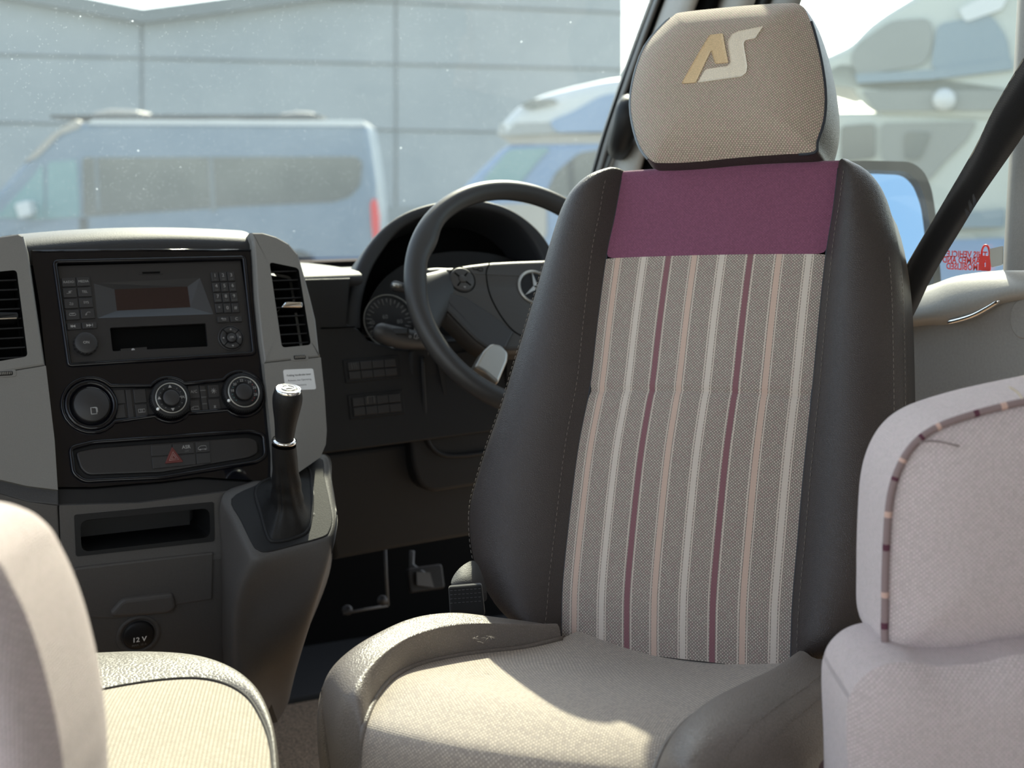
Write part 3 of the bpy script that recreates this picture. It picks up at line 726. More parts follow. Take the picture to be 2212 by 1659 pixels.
def tri(mb, u, v, h, s, ang, m=1):
    mb.add([con.p(u+s*math.cos(ang+k*2.094), v+s*math.sin(ang+k*2.094), h) for k in range(3)], [[0,1,2]], m, None, False)
key(408,365,506,428,'RADIO',.0043); key(508,360,600,424,'MEDIA',.0043)
note = poly([[(-4,-1),(-1,-1),(-1,2)],[(0,2),(0,-1)],[(1,-1),(1,2),(3,2)]]); key(416,432,512,500,draw=note); key(516,428,610,494,'TEL',.0044)
key(424,505,520,572,draw=poly([[(-2,1),(0,1),(0,-2),(2,-2),(2,1)],[(-2,-1),(-1,-2)]])); key(524,498,620,566,'SYS',.0043)
key(434,578,530,648,draw=poly([[(-4,0),(-3,2),(3,2),(4,0),(3,-1),(-3,-1),(-4,0)],[(-2,1),(2,1)]])); key(534,572,632,640,draw=poly([[(-3,-2),(-2,0),(0,2),(3,2),(3,1)],[(-2,-2),(-1,0)]]))
def dbl(sg):
    def f(mb, u, v, h):
        for d in (-.0026, .0004): tri(mb, u+d*1.0, v, h, .0022, 0 if sg > 0 else math.pi)
        mb.tube([con.p(u+.0038*sg, v-.0018, h), con.p(u+.0038*sg, v+.0018, h)], .0004, 4, 1)
    return f
key(444,665,540,713,draw=dbl(-1)); key(544,660,644,707,draw=dbl(1))
nums = [['1','2','3'],['4','5','6'],['7','8','9'],['*','0','#']]; subs = [['TUV','ABC','DEF'],['GHI','JKL','MNO'],['PQRS','TUV','WXYZ'],[None,None,None]]; subs[0][0] = 'oo'
for r_ in range(4):
    for c_ in range(3):
        x0 = 1402+c_*54+r_*9.5; y0 = 328+r_*69.5-c_*1.5
        key(x0, y0, x0+52, y0+66, nums[r_][c_], .0066, sub=subs[r_][c_])
key(1444,622,1524,665,draw=poly([[(3,-1),(3,1),(-3,1)],[(-1,2.2),(-3,1),(-1,0)],[(3,-1),(-2,-1)]])); key(1528,620,1612,662,'C',.0056)
def knob(uv, r, h0, h1, name, par, mats, ribs=24, ring=None, extra=None, dome=.001):
    u, v = uv; mb = MB()
    prof = [(r, h0), (r, h1-.002), (r*.96, h1-.0005), (r*.90, h1), (r*.5, h1+dome*.6), (0.0001, h1+dome)]
    mb.lathe(con.p(u, v, 0), con.n, prof, 48, 0)
    for k in range(ribs):
        a = 2*math.pi*k/ribs; p = con.p(u+r*math.cos(a), v+r*math.sin(a), (h0+h1)/2)
        mb.tube([con.p(u+r*math.cos(a), v+r*math.sin(a), h0), con.p(u+r*math.cos(a), v+r*math.sin(a), h1-.001)], .0007, 4, 0)
    if extra: extra(mb, u, v, h1)
    return mb.build(name, mats, par)
knob(C(566,810), .0138, -.003, .007, 'volume_knob', rad, [M['key'], M['print']], 18, extra=lambda mb, u, v, h: mb.text(con, 'ON', u, v, .0048, h+.0013, 1, bold=.01))
# round cursor pad: ring, four petals and OK
u, v = C(1537, 766); R_ = .0158
mb = MB(); mb.lathe(con.p(u, v, 0), con.n, [(R_+.0015,-.003),(R_+.001,-.0012),(R_,-.001),(R_-.0005,-.003)], 48, 0)
mb.lathe(con.p(u, v, 0), con.n, [(R_-.001,-.003),(R_-.0012,0),(R_-.0025,.0008),(.0072,.0004),(.0070,-.002)], 48, 0)
for k in range(4):
    a = math.radians(42+90*k); mb.tube([con.p(u+.0072*math.cos(a), v+.0072*math.sin(a), .0006), con.p(u+.0150*math.cos(a), v+.0150*math.sin(a), .0006)], .0006, 5, 2)
for k in range(4): tri(mb, u+.0109*math.cos(k*math.pi/2), v+.0109*math.sin(k*math.pi/2), .0010, .0015, k*math.pi/2)
mb.build('cursor_pad', [M['key'], M['print'], M['void']], rad)
mb = MB(); mb.lathe(con.p(u, v, 0), con.n, [(.0064,-.002),(.0062,.0010),(.0055,.0016),(.0001,.0018)], 36, 0); mb.text(con, 'OK', u, v, .0040, .0021, 1, bold=.01); mb.build('ok_button', [M['key'], M['print']], rad)

# ================================================================ heating controls
clm = thing('heating_control_panel', con.p(*k2), 'black heating control panel with three round dials below the radio', 'control panel')
mb = MB(); a = clim(-.0005); mb.prism(con, [(p[0], p[1]) for p in a][::-1], -.012, -.004, 0, .0); mb.build('back_plate', M['face'], clm)
def ck(x0, y0, x1, y1, **k): return key(x0, y0, x1, y1, name='button', par=clm, h0=-.006, h1=-.0015, **k)
ck(752,1106,834,1204); ck(762,1208,836,1300); ck(842,1104,884,1300); ck(888,1100,975,1198)
ck(900,1202,985,1296, draw=poly([[(-4,-2),(-4,2),(4,2),(4,-2),(-4,-2)],[(-1,-2),(-1,2)],[(1,-2),(1,2)]]))
ck(1248,1078,1328,1168, txt='A/C', sz=.0052); ck(1262,1176,1332,1286, draw=poly([[(-5,-2),(-5,0),(-2,2),(4,2),(5,-2),(-5,-2)],[(-2,1),(-3,-1)]]))
ck(1382,1072,1462,1162, draw=poly([[(-3,3),(3,-3)],[(-3,-3),(3,3)],[(0,4),(0,-4)],[(-4,0),(4,0)]], .9)); ck(1388,1168,1470,1278, draw=poly([[(-2,2),(2,-2)],[(-2,-2),(2,2)],[(0,2.5),(0,-2.5)]], .8))
def led(mb, u, v, h):
    for k, ww in enumerate((.0022, .0045, .0040, .0035, .0028)):
        mb.box(con.p(u, v+.022-k*.0088, h), ww*1.7, .0010, .0004, con.x, con.y, 2)
ck(1336,1076,1378,1286, draw=led)
mb = MB(); u, v = k1
mb.lathe(con.p(u, v, 0), con.n, [(r1-.001,-.004),(r1-.0015,.0015),(r1-.005,.003),(r1-.008,.002),(r1-.0085,-.001),(r1-.0115,-.001)], 56, 0)
mb.build('dial_ring', M['gloss'], clm)
mb = MB(); mb.lathe(con.p(u, v, 0), con.n, [(.0215,-.003),(.0213,.0035),(.020,.0045),(.0001,.0050)], 48, 0)
iu, iv = C(617, 1258)
for q in ([(-3,-4),(-3,4),(2,4),(3.5,2.5),(3.5,-4),(-3,-4)], [(0,4),(3.5,4),(4.4,3),(4.4,-2)]): mb.tube([con.p(iu+a*.001, iv+b*.001, .0052) for a, b in q], .0007, 5, 1)
mb.build('dial_cover', [M['key'], M['print']], clm)
def dialx(marks):
    def f(mb, u, v, h):
        for item in marks:
            kind, a, r = item[0], math.radians(item[1]), item[2]; x, y = u+r*math.cos(a), v+r*math.sin(a)
            if kind == 't': mb.text(con, item[3], x, y, .0048, h+.0016, 1)
            elif kind == 'd': mb.lathe(con.p(x, y, h+.0010), con.n, [(.0008,0),(.0001,.0004)], 8, item[3])
            elif kind == 'a': tri(mb, x, y, h+.0016, .0026, item[3])
    return f
mats_d = [M['black'], M['print'], plain('dial_red', (.5,.05,.03,1), .5), plain('dial_teal', (.06,.30,.30,1), .5)]
def dial(c_, r, marks, hand):
    u, v = c_
    kn = knob(c_, r, -.004, .010, 'dial_knob', clm, mats_d, 60, dome=.0004)
    mb = MB(); mb.lathe(con.p(u, v, 0), con.n, [(r*.80,.0098),(r*.795,.0110),(r*.75,.0110),(r*.745,.0098)], 60, 0); mb.build('pale_ring', M['silver'], kn)
    mb = MB(); mb.lathe(con.p(u, v, 0), con.n, [(r*.735,.0098),(r*.73,.0108),(r*.44,.0108),(r*.43,.0095)], 56, 0); dialx(marks)(mb, u, v, .0096); mb.build('scale', mats_d, kn)
    mb = MB(); mb.lathe(con.p(u, v, 0), con.n, [(r*.43,.0098),(r*.42,.0120),(r*.36,.0128),(.0001,.0130)], 40, 0); mb.build('centre_cap', M['key'], kn)
    a = math.radians(hand); mb = MB(); p0 = con.p(u+r*.90*math.cos(a), v+r*.90*math.sin(a), .0102)
    mb.lathe(p0, con.n, [(.0020,-.001),(.0018,.0006),(.0001,.0010)], 12, 0); mb.build('pointer_mark', M['white'], kn)
dial(k2, r2-.003, [('a',90,.0145,math.pi/2),('a',-90,.0145,-math.pi/2),('a',178,.0150,math.pi/2),('t',0,.0145,'MAX')]+[('d',a,.0145,1) for a in (30,55,125,150,-30,-55,-125,-150)], 215)
dial(k3, r3-.003, [('t',135,.0152,'20'),('t',95,.0152,'22'),('t',55,.0152,'24'),('t',18,.0152,'26'),('t',-18,.0152,'28'),('t',170,.0152,'18')]+[('d',a,.0152,2) for a in (0,36,-36,-52)]+[('d',a,.0152,3) for a in (152,188,205,222)]+[('d',a,.0152,1) for a in (75,115)], 205)

# ================================================================ hazard switch panel
hz = thing('hazard_switch_panel', con.p(*con.hit(370, 985)), 'black switch panel with a red hazard triangle below the heating dials', 'switch panel')
mb = MB(); mb.prism(con, haz_h, -.012, -.006, 0); mb.build('back_plate', M['black'], hz)
ip = rr(P([(163,975),(212,966),(535,943),(556,950),(560,978),(540,988),(350,1020),(190,1026),(174,1012)]), .006)
mb = MB(); mb.prism(con, ip, -.008, -.001, 0, .002); mb.build('blank_panel', M['face'], hz)
def hk(px, name, draw=None, mats=None, h1=.0006):
    mb = MB(); mb.prism(con, rr(P(px), .001, 2), -.003, h1, 0, .0008)
    if draw: draw(mb)
    return mb.build(name, mats or [M['key'], M['print'], M['printd']], hz)
def asr(mb):
    u, v = con.hit(402, 967); mb.text(con, 'ASR', u, v+.0005, .0062, .0010, 1, bold=.01); mb.text(con, 'OFF', u, v-.0048, .0030, .0010, 2)
def vanico(mb):
    u, v = con.hit(437, 967)
    mb.tube([con.p(u+a*.0011, v+b*.0011, .0010) for a, b in ((-5,-2),(-5,0),(-2,2),(4,2),(5,-2),(-5,-2))], .00035, 4, 1)
    for q in (-3, 3): mb.lathe(con.p(u+q*.0011, v-.0024, .0009), con.n, [(.0010,0),(.0001,.0003)], 10, 1)
hk([(326,962),(370,959),(372,983),(327,986)], 'switch'); hk([(373,959),(418,956),(421,979),(374,982)], 'switch', asr)
hk([(422,955),(452,953),(454,976),(424,978)], 'switch', vanico); hk([(424,980),(454,978),(456,1000),(426,1003)], 'switch')
hk([(328,988),(421,981),(424,1003),(330,1013)], 'switch')
u, v = con.hit(374, 986)
mb = MB(); T = [(u-.0118,v-.0085),(u+.0118,v-.0085),(u,v+.0125)]; mb.prism(con, rr(T, .002, 3), -.001, .0022, 0, .001)
for s_ in (.50, .26):
    q = [((p[0]-u)*s_+u, (p[1]-v+.0016)*s_+v-.0016) for p in T]; mb.tube([con.p(a, b, .0024) for a, b in q], .00045, 4, 1, closed=True)
mb.build('hazard_button', [plain('hazard_red', (.10,.018,.016,1), .4), plain('hazard_print', (.45,.28,.26,1), .5)], hz)

# ================================================================ instrument hood and dials
BIN = Frame(D(1000, 560, 2.20), (1,0,0), (0, math.sin(math.radians(20)), math.cos(math.radians(20))))
def c3(x, y): return (640+x/3.318, 360+y/3.318)
inst = thing('instrument_cluster', BIN.p(0, -.08), 'arched black instrument hood with white-marked speedometer behind the steering wheel', 'instrument cluster')
outer = [c3(*q) for q in ((345,1165),(360,1000),(410,790),(500,590),(630,430),(780,325),(960,262),(1150,232),(1340,238),(1520,290),(1670,385),(1790,510),(1880,680),(1940,900),(1960,1165))]
inner = [c3(*q) for q in ((475,1150),(480,980),(540,760),(640,590),(750,455),(870,380),(1000,335),(1150,305),(1320,303),(1480,345),(1600,420),(1700,540),(1780,700),(1830,900),(1850,1150))]
Oa, Ia = cr([BIN.hit(*q) for q in outer], 5), cr([BIN.hit(*q) for q in inner], 5)
rows = [[BIN.p(u, v-.03, -.20) for u, v in Oa], [BIN.p(u, v, -.02) for u, v in Oa], [BIN.p(u, v, -.004) for u, v in Oa],
        [BIN.p(a[0]*.85+b[0]*.15, a[1]*.85+b[1]*.15, .001) for a, b in zip(Oa, Ia)], [BIN.p(a[0]*.1+b[0]*.9, a[1]*.1+b[1]*.9, .0) for a, b in zip(Oa, Ia)],
        [BIN.p(u, v, -.004) for u, v in Ia], [BIN.p(u, v, -.10) for u, v in Ia]]
mb = MB(); mb.grid(rows); mb.build('hood', M['pad'], inst, 1)
mb = MB(); mb.prism(BIN, [(u, v) for u, v in Ia], -.14, -.095, 0); mb.build('cluster_back', M['void'], inst)
# lower visor body either side
CL = Frame(BIN.p(0, 0, -.055), BIN.x, BIN.y)
mb = MB(); a = [CL.hit(*c3(*q)) for q in ((478,1200),(490,1080),(560,900),(680,760),(900,640),(1200,600),(1500,640),(1750,760),(1850,1200))]
mb.prism(CL, cr(a, 5), -.02, -.005, 0); mb.build('dial_plate', M['black'], inst)
su, sv = CL.hit(*c3(668, 1110)); Rs = CL.hit(*c3(850, 1110))[0]-su
mb = MB(); mb.tube([CL.p(su+Rs*math.cos(a), sv+Rs*math.sin(a), .001) for a in np.linspace(0, 2*math.pi, 49)[:-1]], .0011, 8, closed=True); mb.build('dial_rim', M['silver'], inst)
mb = MB(); mb.lathe(CL.p(su, sv, -.003), CL.n, [(Rs,0),(.001,0)], 48, 0)
for k in range(25):
    a = math.radians(215-k*11.5); l_ = .010 if k % 2 == 0 else .006
    mb.tube([CL.p(su+(Rs*.88)*math.cos(a), sv+(Rs*.88)*math.sin(a), -.0025), CL.p(su+(Rs*.88-l_)*math.cos(a), sv+(Rs*.88-l_)*math.sin(a), -.0025)], .0009, 4, 1)
for t_, x, y in (('40',545,1118),('60',640,1075),('80',745,1108),('20',535,1205)):
    u, v = CL.hit(*c3(x, y)); mb.text(CL, t_, u, v, .0095, -.002, 1)
mb.build('speedometer', [M['face'], M['print']], inst)

# ================================================================ steering wheel
AL = math.radians(30); WH = Frame(D(1140, 640, 2.07), (1,0,0), (0, math.sin(AL), math.cos(AL)))
sw = thing('steering_wheel', WH.o, 'dark rubber steering wheel with grey hub pad behind the driver seat', 'steering wheel')
RW = .1755; mb = MB(); path, rad_ = [], []
for k in range(96):
    a = 2*math.pi*k/96; path.append(WH.p(RW*math.cos(a), RW*math.sin(a), 0))
    g_ = math.exp(-((math.degrees(a)-150)/11)**2)+math.exp(-((math.degrees(a)-30)/11)**2)
    rad_.append(.0148+.0022*g_)
n_ = 16; rows = []
for k in range(97):
    i = k % 96; a = 2*math.pi*i/96; er = (WH.x*math.cos(a)+WH.y*math.sin(a))
    g_ = math.exp(-((math.degrees(a)-146)/9)**2)+math.exp(-((math.degrees(a)-34)/9)**2)
    g2 = math.exp(-((math.degrees(a)-168)/12)**2)+math.exp(-((math.degrees(a)-12)/12)**2)
    row = []
    for j in range(n_):
        b = 2*math.pi*j/n_; inw = max(0, -math.cos(b))
        rr_ = .0152*(1+inw*(.55*g_+.25*g2))
        row.append(WH.o+er*(RW+rr_*math.cos(b))+WH.n*(rr_*math.sin(b)*1.0))
    rows.append(row)
mb.grid(rows, closed=True); mb.build('rim', M['rim'], sw, 1)
def W3(x, y, h=0): return WH.hit(*c3(x, y), h)
hb = -.030
up = [W3(x, y, hb) for x, y in ((925,720),(1000,712),(1120,716),(1250,695),(1400,678),(1560,670),(1720,690))]
ctr = W3(1715, 860, hb); up = up[:-1]
mir = [(2*ctr[0]-u, v) for u, v in up][::-1]
dn = [W3(x, y, hb) for x, y in ((935,915),(985,930),(1060,1030),(1180,1150),(1290,1260),(1400,1330))]
dmir = [(2*ctr[0]-u, v) for u, v in dn]
out = up+mir+dmir+dn[::-1]
mb = MB(); mb.prism(WH, rr(out, .006, 3), hb-.035, hb, 0, .008, True); hub = mb.build('hub', M['hub'], sw)
# darker lower wings
lwp = [W3(x, y, hb+.001) for x, y in ((998,890),(1200,930),(1400,1060),(1560,1190),(1500,1300),(1400,1320),(1290,1245),(1180,1135),(1060,1010))]
for q in (lwp, [(2*ctr[0]-u, v) for u, v in lwp]): mb = MB(); mb.prism(WH, rr(q, .004, 3), hb-.02, hb+.003, 0, .003); mb.build('lower_wing', M['rim'], sw)
# spokes joining rim
for sg in (-1, 1):
    mb = MB(); a0 = math.pi if sg < 0 else 0
    u_in = up[1][0] if sg < 0 else 2*ctr[0]-up[1][0]
    rows = []
    for t in np.linspace(0, 1, 7):
        uu = (-RW+.004)*(1-t)+(up[2][0])*t
        if sg > 0: uu = -uu+2*ctr[0]*t
        hh = -.004*(1-t)+hb*t; top_ = (.034 if True else 0)*(1-t)+up[2][1]*t; bot_ = (-.060)*(1-t)+dn[1][1]*t
        top_ = .030+(up[2][1]-.030)*min(1, t*1.2)
        rows.append([WH.p(uu, top_+(.020*(1-t)**2), hh-.016), WH.p(uu, top_+(.020*(1-t)**2), hh-.003), WH.p(uu, top_*.6+bot_*.4, hh), WH.p(uu, bot_-(.020*(1-t)**2), hh-.003), WH.p(uu, bot_-(.020*(1-t)**2), hh-.016)])
    mb.grid(rows, flip=(sg > 0)); mb.build('spoke', M['rim'], sw, 1)
# airbag seam, emblem, button cross
pc = ctr; ro = [W3(x, y, hb) for x, y in ((1385,690),(1362,760),(1375,870),(1410,970),(1480,1090),(1560,1180),(1650,1230))]
pad = cr(ro, 4); padf = pad+[(2*pc[0]-u, v) for u, v in pad][::-1]
mb = MB(); mb.tube([WH.p(u, v, hb+.0002) for u, v in padf], .0010, 5); mb.build('airbag_seam', M['void'], sw)
eu, ev = W3(1712, 868, hb)
mb = MB(); mb.lathe(WH.p(eu, ev, hb), WH.n, [(.0285,-.002),(.0285,.002),(.0265,.0032),(.0245,.002),(.0240,.0)], 48, 0)
mb.lathe(WH.p(eu, ev, hb), WH.n, [(.0242,.0),(.0001,.0012)], 40, 1)
EF = Frame(WH.p(eu, ev, hb), WH.x, WH.y)
for k in range(3):
    a = math.pi/2+k*2*math.pi/3; mb.prism(EF, [(.0245*math.cos(a), .0245*math.sin(a)), (.004*math.cos(a+1.05), .004*math.sin(a+1.05)), (.004*math.cos(a-1.05), .004*math.sin(a-1.05))], -.001, .003, 0)
mb.build('emblem', [M['silver'], M['black']], sw)
bu, bv = W3(1188, 810, hb)
mb = MB(); mb.lathe(WH.p(bu, bv, hb), WH.n, [(.0215,-.004),(.0212,.0002),(.0200,.0008),(.0195,-.001)], 44, 1)
mb.lathe(WH.p(bu, bv, hb), WH.n, [(.0192,-.002),(.0188,.0015),(.0170,.0026),(.0060,.0022)], 44, 0)
mb.lathe(WH.p(bu, bv, hb), WH.n, [(.0058,.0),(.0056,.0036),(.004,.0044),(.0001,.0046)], 24, 0)
for k in range(4):
    a = math.radians(45+90*k); mb.tube([WH.p(bu+.0065*math.cos(a), bv+.0065*math.sin(a), hb+.0026), WH.p(bu+.0150*math.cos(a), bv+.0150*math.sin(a), hb+.0028)], .0011, 5, 1)
WF = Frame(WH.o, WH.x, WH.y); mb.add([WH.p(bu+a, bv+b, hb+.0032) for a, b in ((-.002,-.012),(.002,-.012),(0,-.0155))], [[0,1,2][::-1]], 2, None, False)
mb.build('control_buttons', [M['hub'], M['void'], M['print']], sw)
hu, hv = W3(1300, 735, hb)
mb = MB(); mb.tube(cr([WH.p(hu+a, hv+b, hb+.0004) for a, b in ((-.008,.003),(-.006,0),(-.001,-.001),(.003,-.003),(.007,-.003),(.008,.001),(.004,.002),(-.001,.0))], 3), .0005, 4); mb.build('horn_mark', M['void'], sw)
# silver lower spoke
sp = [W3(x, y, -.012) for x, y in ((1395,1272),(1335,1325),(1272,1440),(1350,1480),(1440,1560),(1508,1400),(1515,1340),(1462,1283))]
sp2 = rr(sp, .004, 3)
for q in (sp2, [(2*ctr[0]-u, v) for u, v in sp2]): mb = MB(); mb.prism(WH, q, -.030, -.008, 0, .004, False); mb.build('silver_spoke', M['silver'], sw)
mb = MB(); mb.lathe(WH.p(ctr[0], ctr[1], hb-.03), -WH.n, [(.05,0),(.055,.03),(.06,.12),(.05,.2)], 32, 0); mb.build('column', M['black'], sw)

# stalks
st1 = thing('wiper_stalk', D(900, 735, 2.12), 'thick black wiper stalk beside the speedometer', 'control stalk')
a = [D(x, y, d) for x, y, d in ((812,712,2.06),(818,715,2.06),(835,722,2.07),(865,730,2.085),(900,735,2.10),(960,738,2.13))]
mb = MB(); mb.tube(cr(a, 4), [q[0] for q in cr([(.0095,),(.0135,),(.0155,),(.0165,),(.0145,),(.012,)], 4)], 14, up=(0,0,1), flat=1.0); mb.build('stalk', M['dlower'], st1, 1)
mb = MB(); c_ = D(860, 712, 2.062); mb.box(D(858, 716, 2.066), .034, .010, .010, cR, cU, 0, .004); mb.build('rotary_sleeve', M['black'], st1)
SF = Frame(D(893, 726, 2.075), cR, cU)
mb = MB(); mb.text(SF, 'o', -.005, .0, .009, 0, 0)
mb.tube([SF.p(a*.001, b*.001, 0) for a, b in ((1,-3),(5,-4),(8,-2),(9,2),(6,4),(2,3),(1,-3))], .0005, 4, 0); mb.tube([SF.p(.004, -.004, 0), SF.p(.007, .004, 0)], .0005, 4, 0); mb.build('wiper_symbol', M['print'], st1)
st2 = thing('indicator_stalk', D(880, 632, 2.14), 'small black stalk above the speedometer behind the wheel rim', 'control stalk')
mb = MB(); mb.tube(cr([D(x, y, d) for x, y, d in ((846,617,2.11),(852,618,2.11),(872,622,2.12),(900,632,2.14),(960,650,2.16))], 4), [q[0] for q in cr([(.005,),(.009,),(.0075,),(.0075,),(.008,)], 4)], 12, up=(0,0,1)); mb.build('stalk', M['dlower'], st2, 1)
mb = MB(); mb.tube([D(848, 616, 2.100), D(866, 618, 2.108)], .0035, 8); mb.build('stalk_tip', M['silver'], st2)

# pedals deep in the footwell
M['metal'] = plain('bare_bracket', (.07,.07,.07,1), .6)
pd = thing('brake_pedal', D(900, 1230, 2.42), 'pale bracketed pedal in the dark footwell', 'pedal')
PF = Frame(D(905, 1240, 2.42), (1,0,0), (0,.3,.95))
mb = MB(); mb.prism(PF, rr([(-.02,-.03),(.045,-.03),(.045,.012),(-.02,.012)], .006), -.01, 0, 0, .003); mb.build('pad', M['black'], pd)
mb = MB(); mb.tube([D(890,1190,2.44), D(889,1222,2.44), D(915,1240,2.42)], .005, 8); mb.prism(PF, [(-.008,-.018),(.022,-.026),(.018,.0),(-.006,.004)], -.006, .006); mb.build('bracket', M['metal'], pd)
ft = thing('footwell_frame', D(836, 1250, 2.4), 'thin grey metal edge framing the footwell left of the pedal', 'metal frame')
mb = MB(); mb.tube([D(832,1185,2.4), D(834,1240,2.4), D(838,1308,2.4)], .0028, 8); mb.build('upright', M['metal'], ft)
mb = MB(); mb.tube([D(838,1308,2.4), D(790,1316,2.38), D(742,1326,2.36)], .0024, 8); mb.build('cross_bar', M['metal'], ft)
for x, y in ((826,1297),(750,1318)):
    mb = MB(); mb.lathe(D(x, y, 2.38), -cF, [(.009,0),(.008,.004),(.0001,.006)], 16); mb.build('bolt', M['dlower'], ft)
# ================================================================ driver seat, swivelled to face the living area
TH = math.radians(27)
fh = V((cF.x, cF.y, 0)).normalized()
S_ = (cR*math.cos(TH)-fh*math.sin(TH)).normalized()
Bp, Tp = D(1460, 1402, 1.56), D(1578, 357, 1.68)
yy = (Tp-Bp); yy = (yy-S_*yy.dot(S_)).normalized(); SB = Frame(Bp, S_, yy)
stripe_u = [(.061,.0,'p'),(.188,0,'c'),(.305,0,'m'),(.427,0,'p'),(.552,0,'c'),(.678,0,'m'),(.803,0,'p'),(.930,0,'c')]
SC_ = {'p': (.56,.41,.34,1), 'c': (.60,.53,.47,1), 'm': (.22,.095,.115,1)}
PW = .25
M['fabric'] = weave('seat_fabric', LB, DK, 560, (.72,.54,.48,1), pd=.55)
M['stripes'] = weave('striped_seat_fabric', (.70,.61,.53,1), (.11,.095,.085,1), 560, (.56,.43,.39,1), [(u*PW, .0030, SC_[k]) for u, _, k in stripe_u], pd=.62)
M['purple'] = weave('plum_fabric', (.27,.095,.165,1), (.13,.045,.085,1), 620, fine=True, bstr=.3)
M['cushion'] = weave('cushion_fabric', (.74,.65,.56,1), (.28,.245,.21,1), 470, (.46,.40,.36,1))
M['pcushion'] = weave('passenger_cushion_fabric', (.70,.62,.50,1), (.22,.19,.15,1), 430)
M['bench'] = weave('bench_fabric', (.86,.755,.745,1), (.44,.36,.36,1), 540, (.78,.66,.67,1), pd=.5)
seat = thing('driver_seat', (1.0, 1.15, FLOOR), 'swivelled driver seat with plum and striped cloth back, dark leather bolsters and tall headrest', 'seat')
def seamcurve(pts, h, n): return resample(cr([SB.hit(x, y, h) for x, y in pts], 6), n)
NV = 40
Ls = seamcurve([(1213,1395),(1213,1330),(1216,1250),(1232,1100),(1250,960),(1275,830),(1290,700),(1310,550),(1327,470),(1345,370)], 0, 200)
Rs_ = seamcurve([(1707,1450),(1709,1380),(1712,1300),(1722,1180),(1738,1000),(1755,840),(1770,680),(1785,545),(1800,450),(1812,347)], 0, 200)
Lo = seamcurve([(1213,1400),(1150,1375),(1085,1325),(1045,1270),(1020,1210),(1011,1150),(1012,1090),(1025,1040),(1050,960),(1080,880),(1105,800),(1140,690),(1170,590),(1195,510),(1215,455),(1245,412),(1290,380),(1342,368)], -.006, 400)
Ro = seamcurve([(1712,1450),(1780,1435),(1850,1400),(1885,1340),(1920,1240),(1940,1120),(1947,1000),(1948,900),(1946,750),(1942,620),(1932,520),(1915,440),(1895,390),(1860,358),(1816,346)], -.004, 400)
def s_at(cv, t): return float(np.interp(t, [p[1] for p in cv], [p[0] for p in cv]))
for cv in (Lo, Ro):   # keep t increasing
    for i in range(1, len(cv)):
        if cv[i][1] <= cv[i-1][1]: cv[i] = (cv[i][0], cv[i-1][1]+1e-6)
vs_ = [ (1-math.cos(math.pi*k/NV))/2*.5+.5*k/NV for k in range(NV+1)]
def crv(cv, v): x = v*(len(cv)-1); i = min(int(x), len(cv)-2); f = x-i; return (cv[i][0]*(1-f)+cv[i+1][0]*f, cv[i][1]*(1-f)+cv[i+1][1]*f)
BQ = [0,.06,.16,.32,.5,.68,.84,.95,1]; BH = [-.010,.006,.020,.032,.037,.033,.020,.006,0]
def bol(side, q, v):
    """q 0 outer edge .. 1 seam"""
    sm_ = crv(Ls if side < 0 else Rs_, v); o_ = s_at(Lo if side < 0 else Ro, sm_[1]); w_ = abs(sm_[0]-o_)
    k = min(1, w_/.07); h = float(np.interp(q, BQ, BH))*k
    return SB.p(o_*(1-q)+sm_[0]*q, sm_[1], h)
def ctrp(q, v):
    a, b = crv(Ls, v), crv(Rs_, v); h = .010*math.sin(math.pi*q)**.8*(.4+.6*math.sin(math.pi*min(1, v*1.15)))-.0035*math.exp(-((v-.52)/.006)**2)
    return SB.p(a[0]*(1-q)+b[0]*q, a[1]*(1-q)+b[1]*q, h), (q*PW, a[1])
def topfold(row_pts):
    rows = []
    for dt, dh in ((.0035,-.006),(.0050,-.020),(.002,-.050),(-.01,-.08)): rows.append([q+SB.y*dt+SB.n*dh for q in row_pts])
    return rows
for side in (-1, 1):
    rows = []
    for v in vs_:
        r = [bol(side, q, v) for q in BQ]; o_ = r[0]
        pre = [o_-SB.n*d-S_*side*e for d, e in ((.100,.045),(.085,.018),(.055,.004),(.020,-.001))]
        rows.append(pre+r)
    rows += topfold(rows[-1])
    mb = MB(); mb.grid(rows, flip=(side > 0)); mb.build('bolster', M['leather'], seat, 1)
qs = [k/16 for k in range(17)]
vsplit = .805
va = sorted([v for v in vs_ if v < vsplit]+[vsplit, .500,.512,.518,.522,.528,.54]); vb = [vsplit]+[v for v in vs_ if v > vsplit+.004]
R = [[ctrp(q, v) for q in qs] for v in va]
mb = MB(); mb.grid([[c[0] for c in r] for r in R], uv=[[c[1] for c in r] for r in R]); mb.build('striped_panel', M['stripes'], seat, 1)
R = [[ctrp(q, v) for q in qs] for v in vb]
rows = [[c[0] for c in r] for r in R]; uvr = [[c[1] for c in r] for r in R]
tf = topfold(rows[-1]); uvr += [[(u, v+.008*(k+1)) for u, v in uvr[-1]] for k in range(4)]
mb = MB(); mb.grid(rows+tf, uv=uvr); mb.build('plum_panel', M['purple'], seat, 1)
shell = [(p[0]+.006, p[1]) for p in resample(Lo, 40)]+[(p[0]-.004, p[1]) for p in resample(Ro, 40)][::-1]
mb = MB(); mb.prism(SB, shell, -.115, -.018, 0, .0, True); mb.build('back_shell', M['leather'], seat)
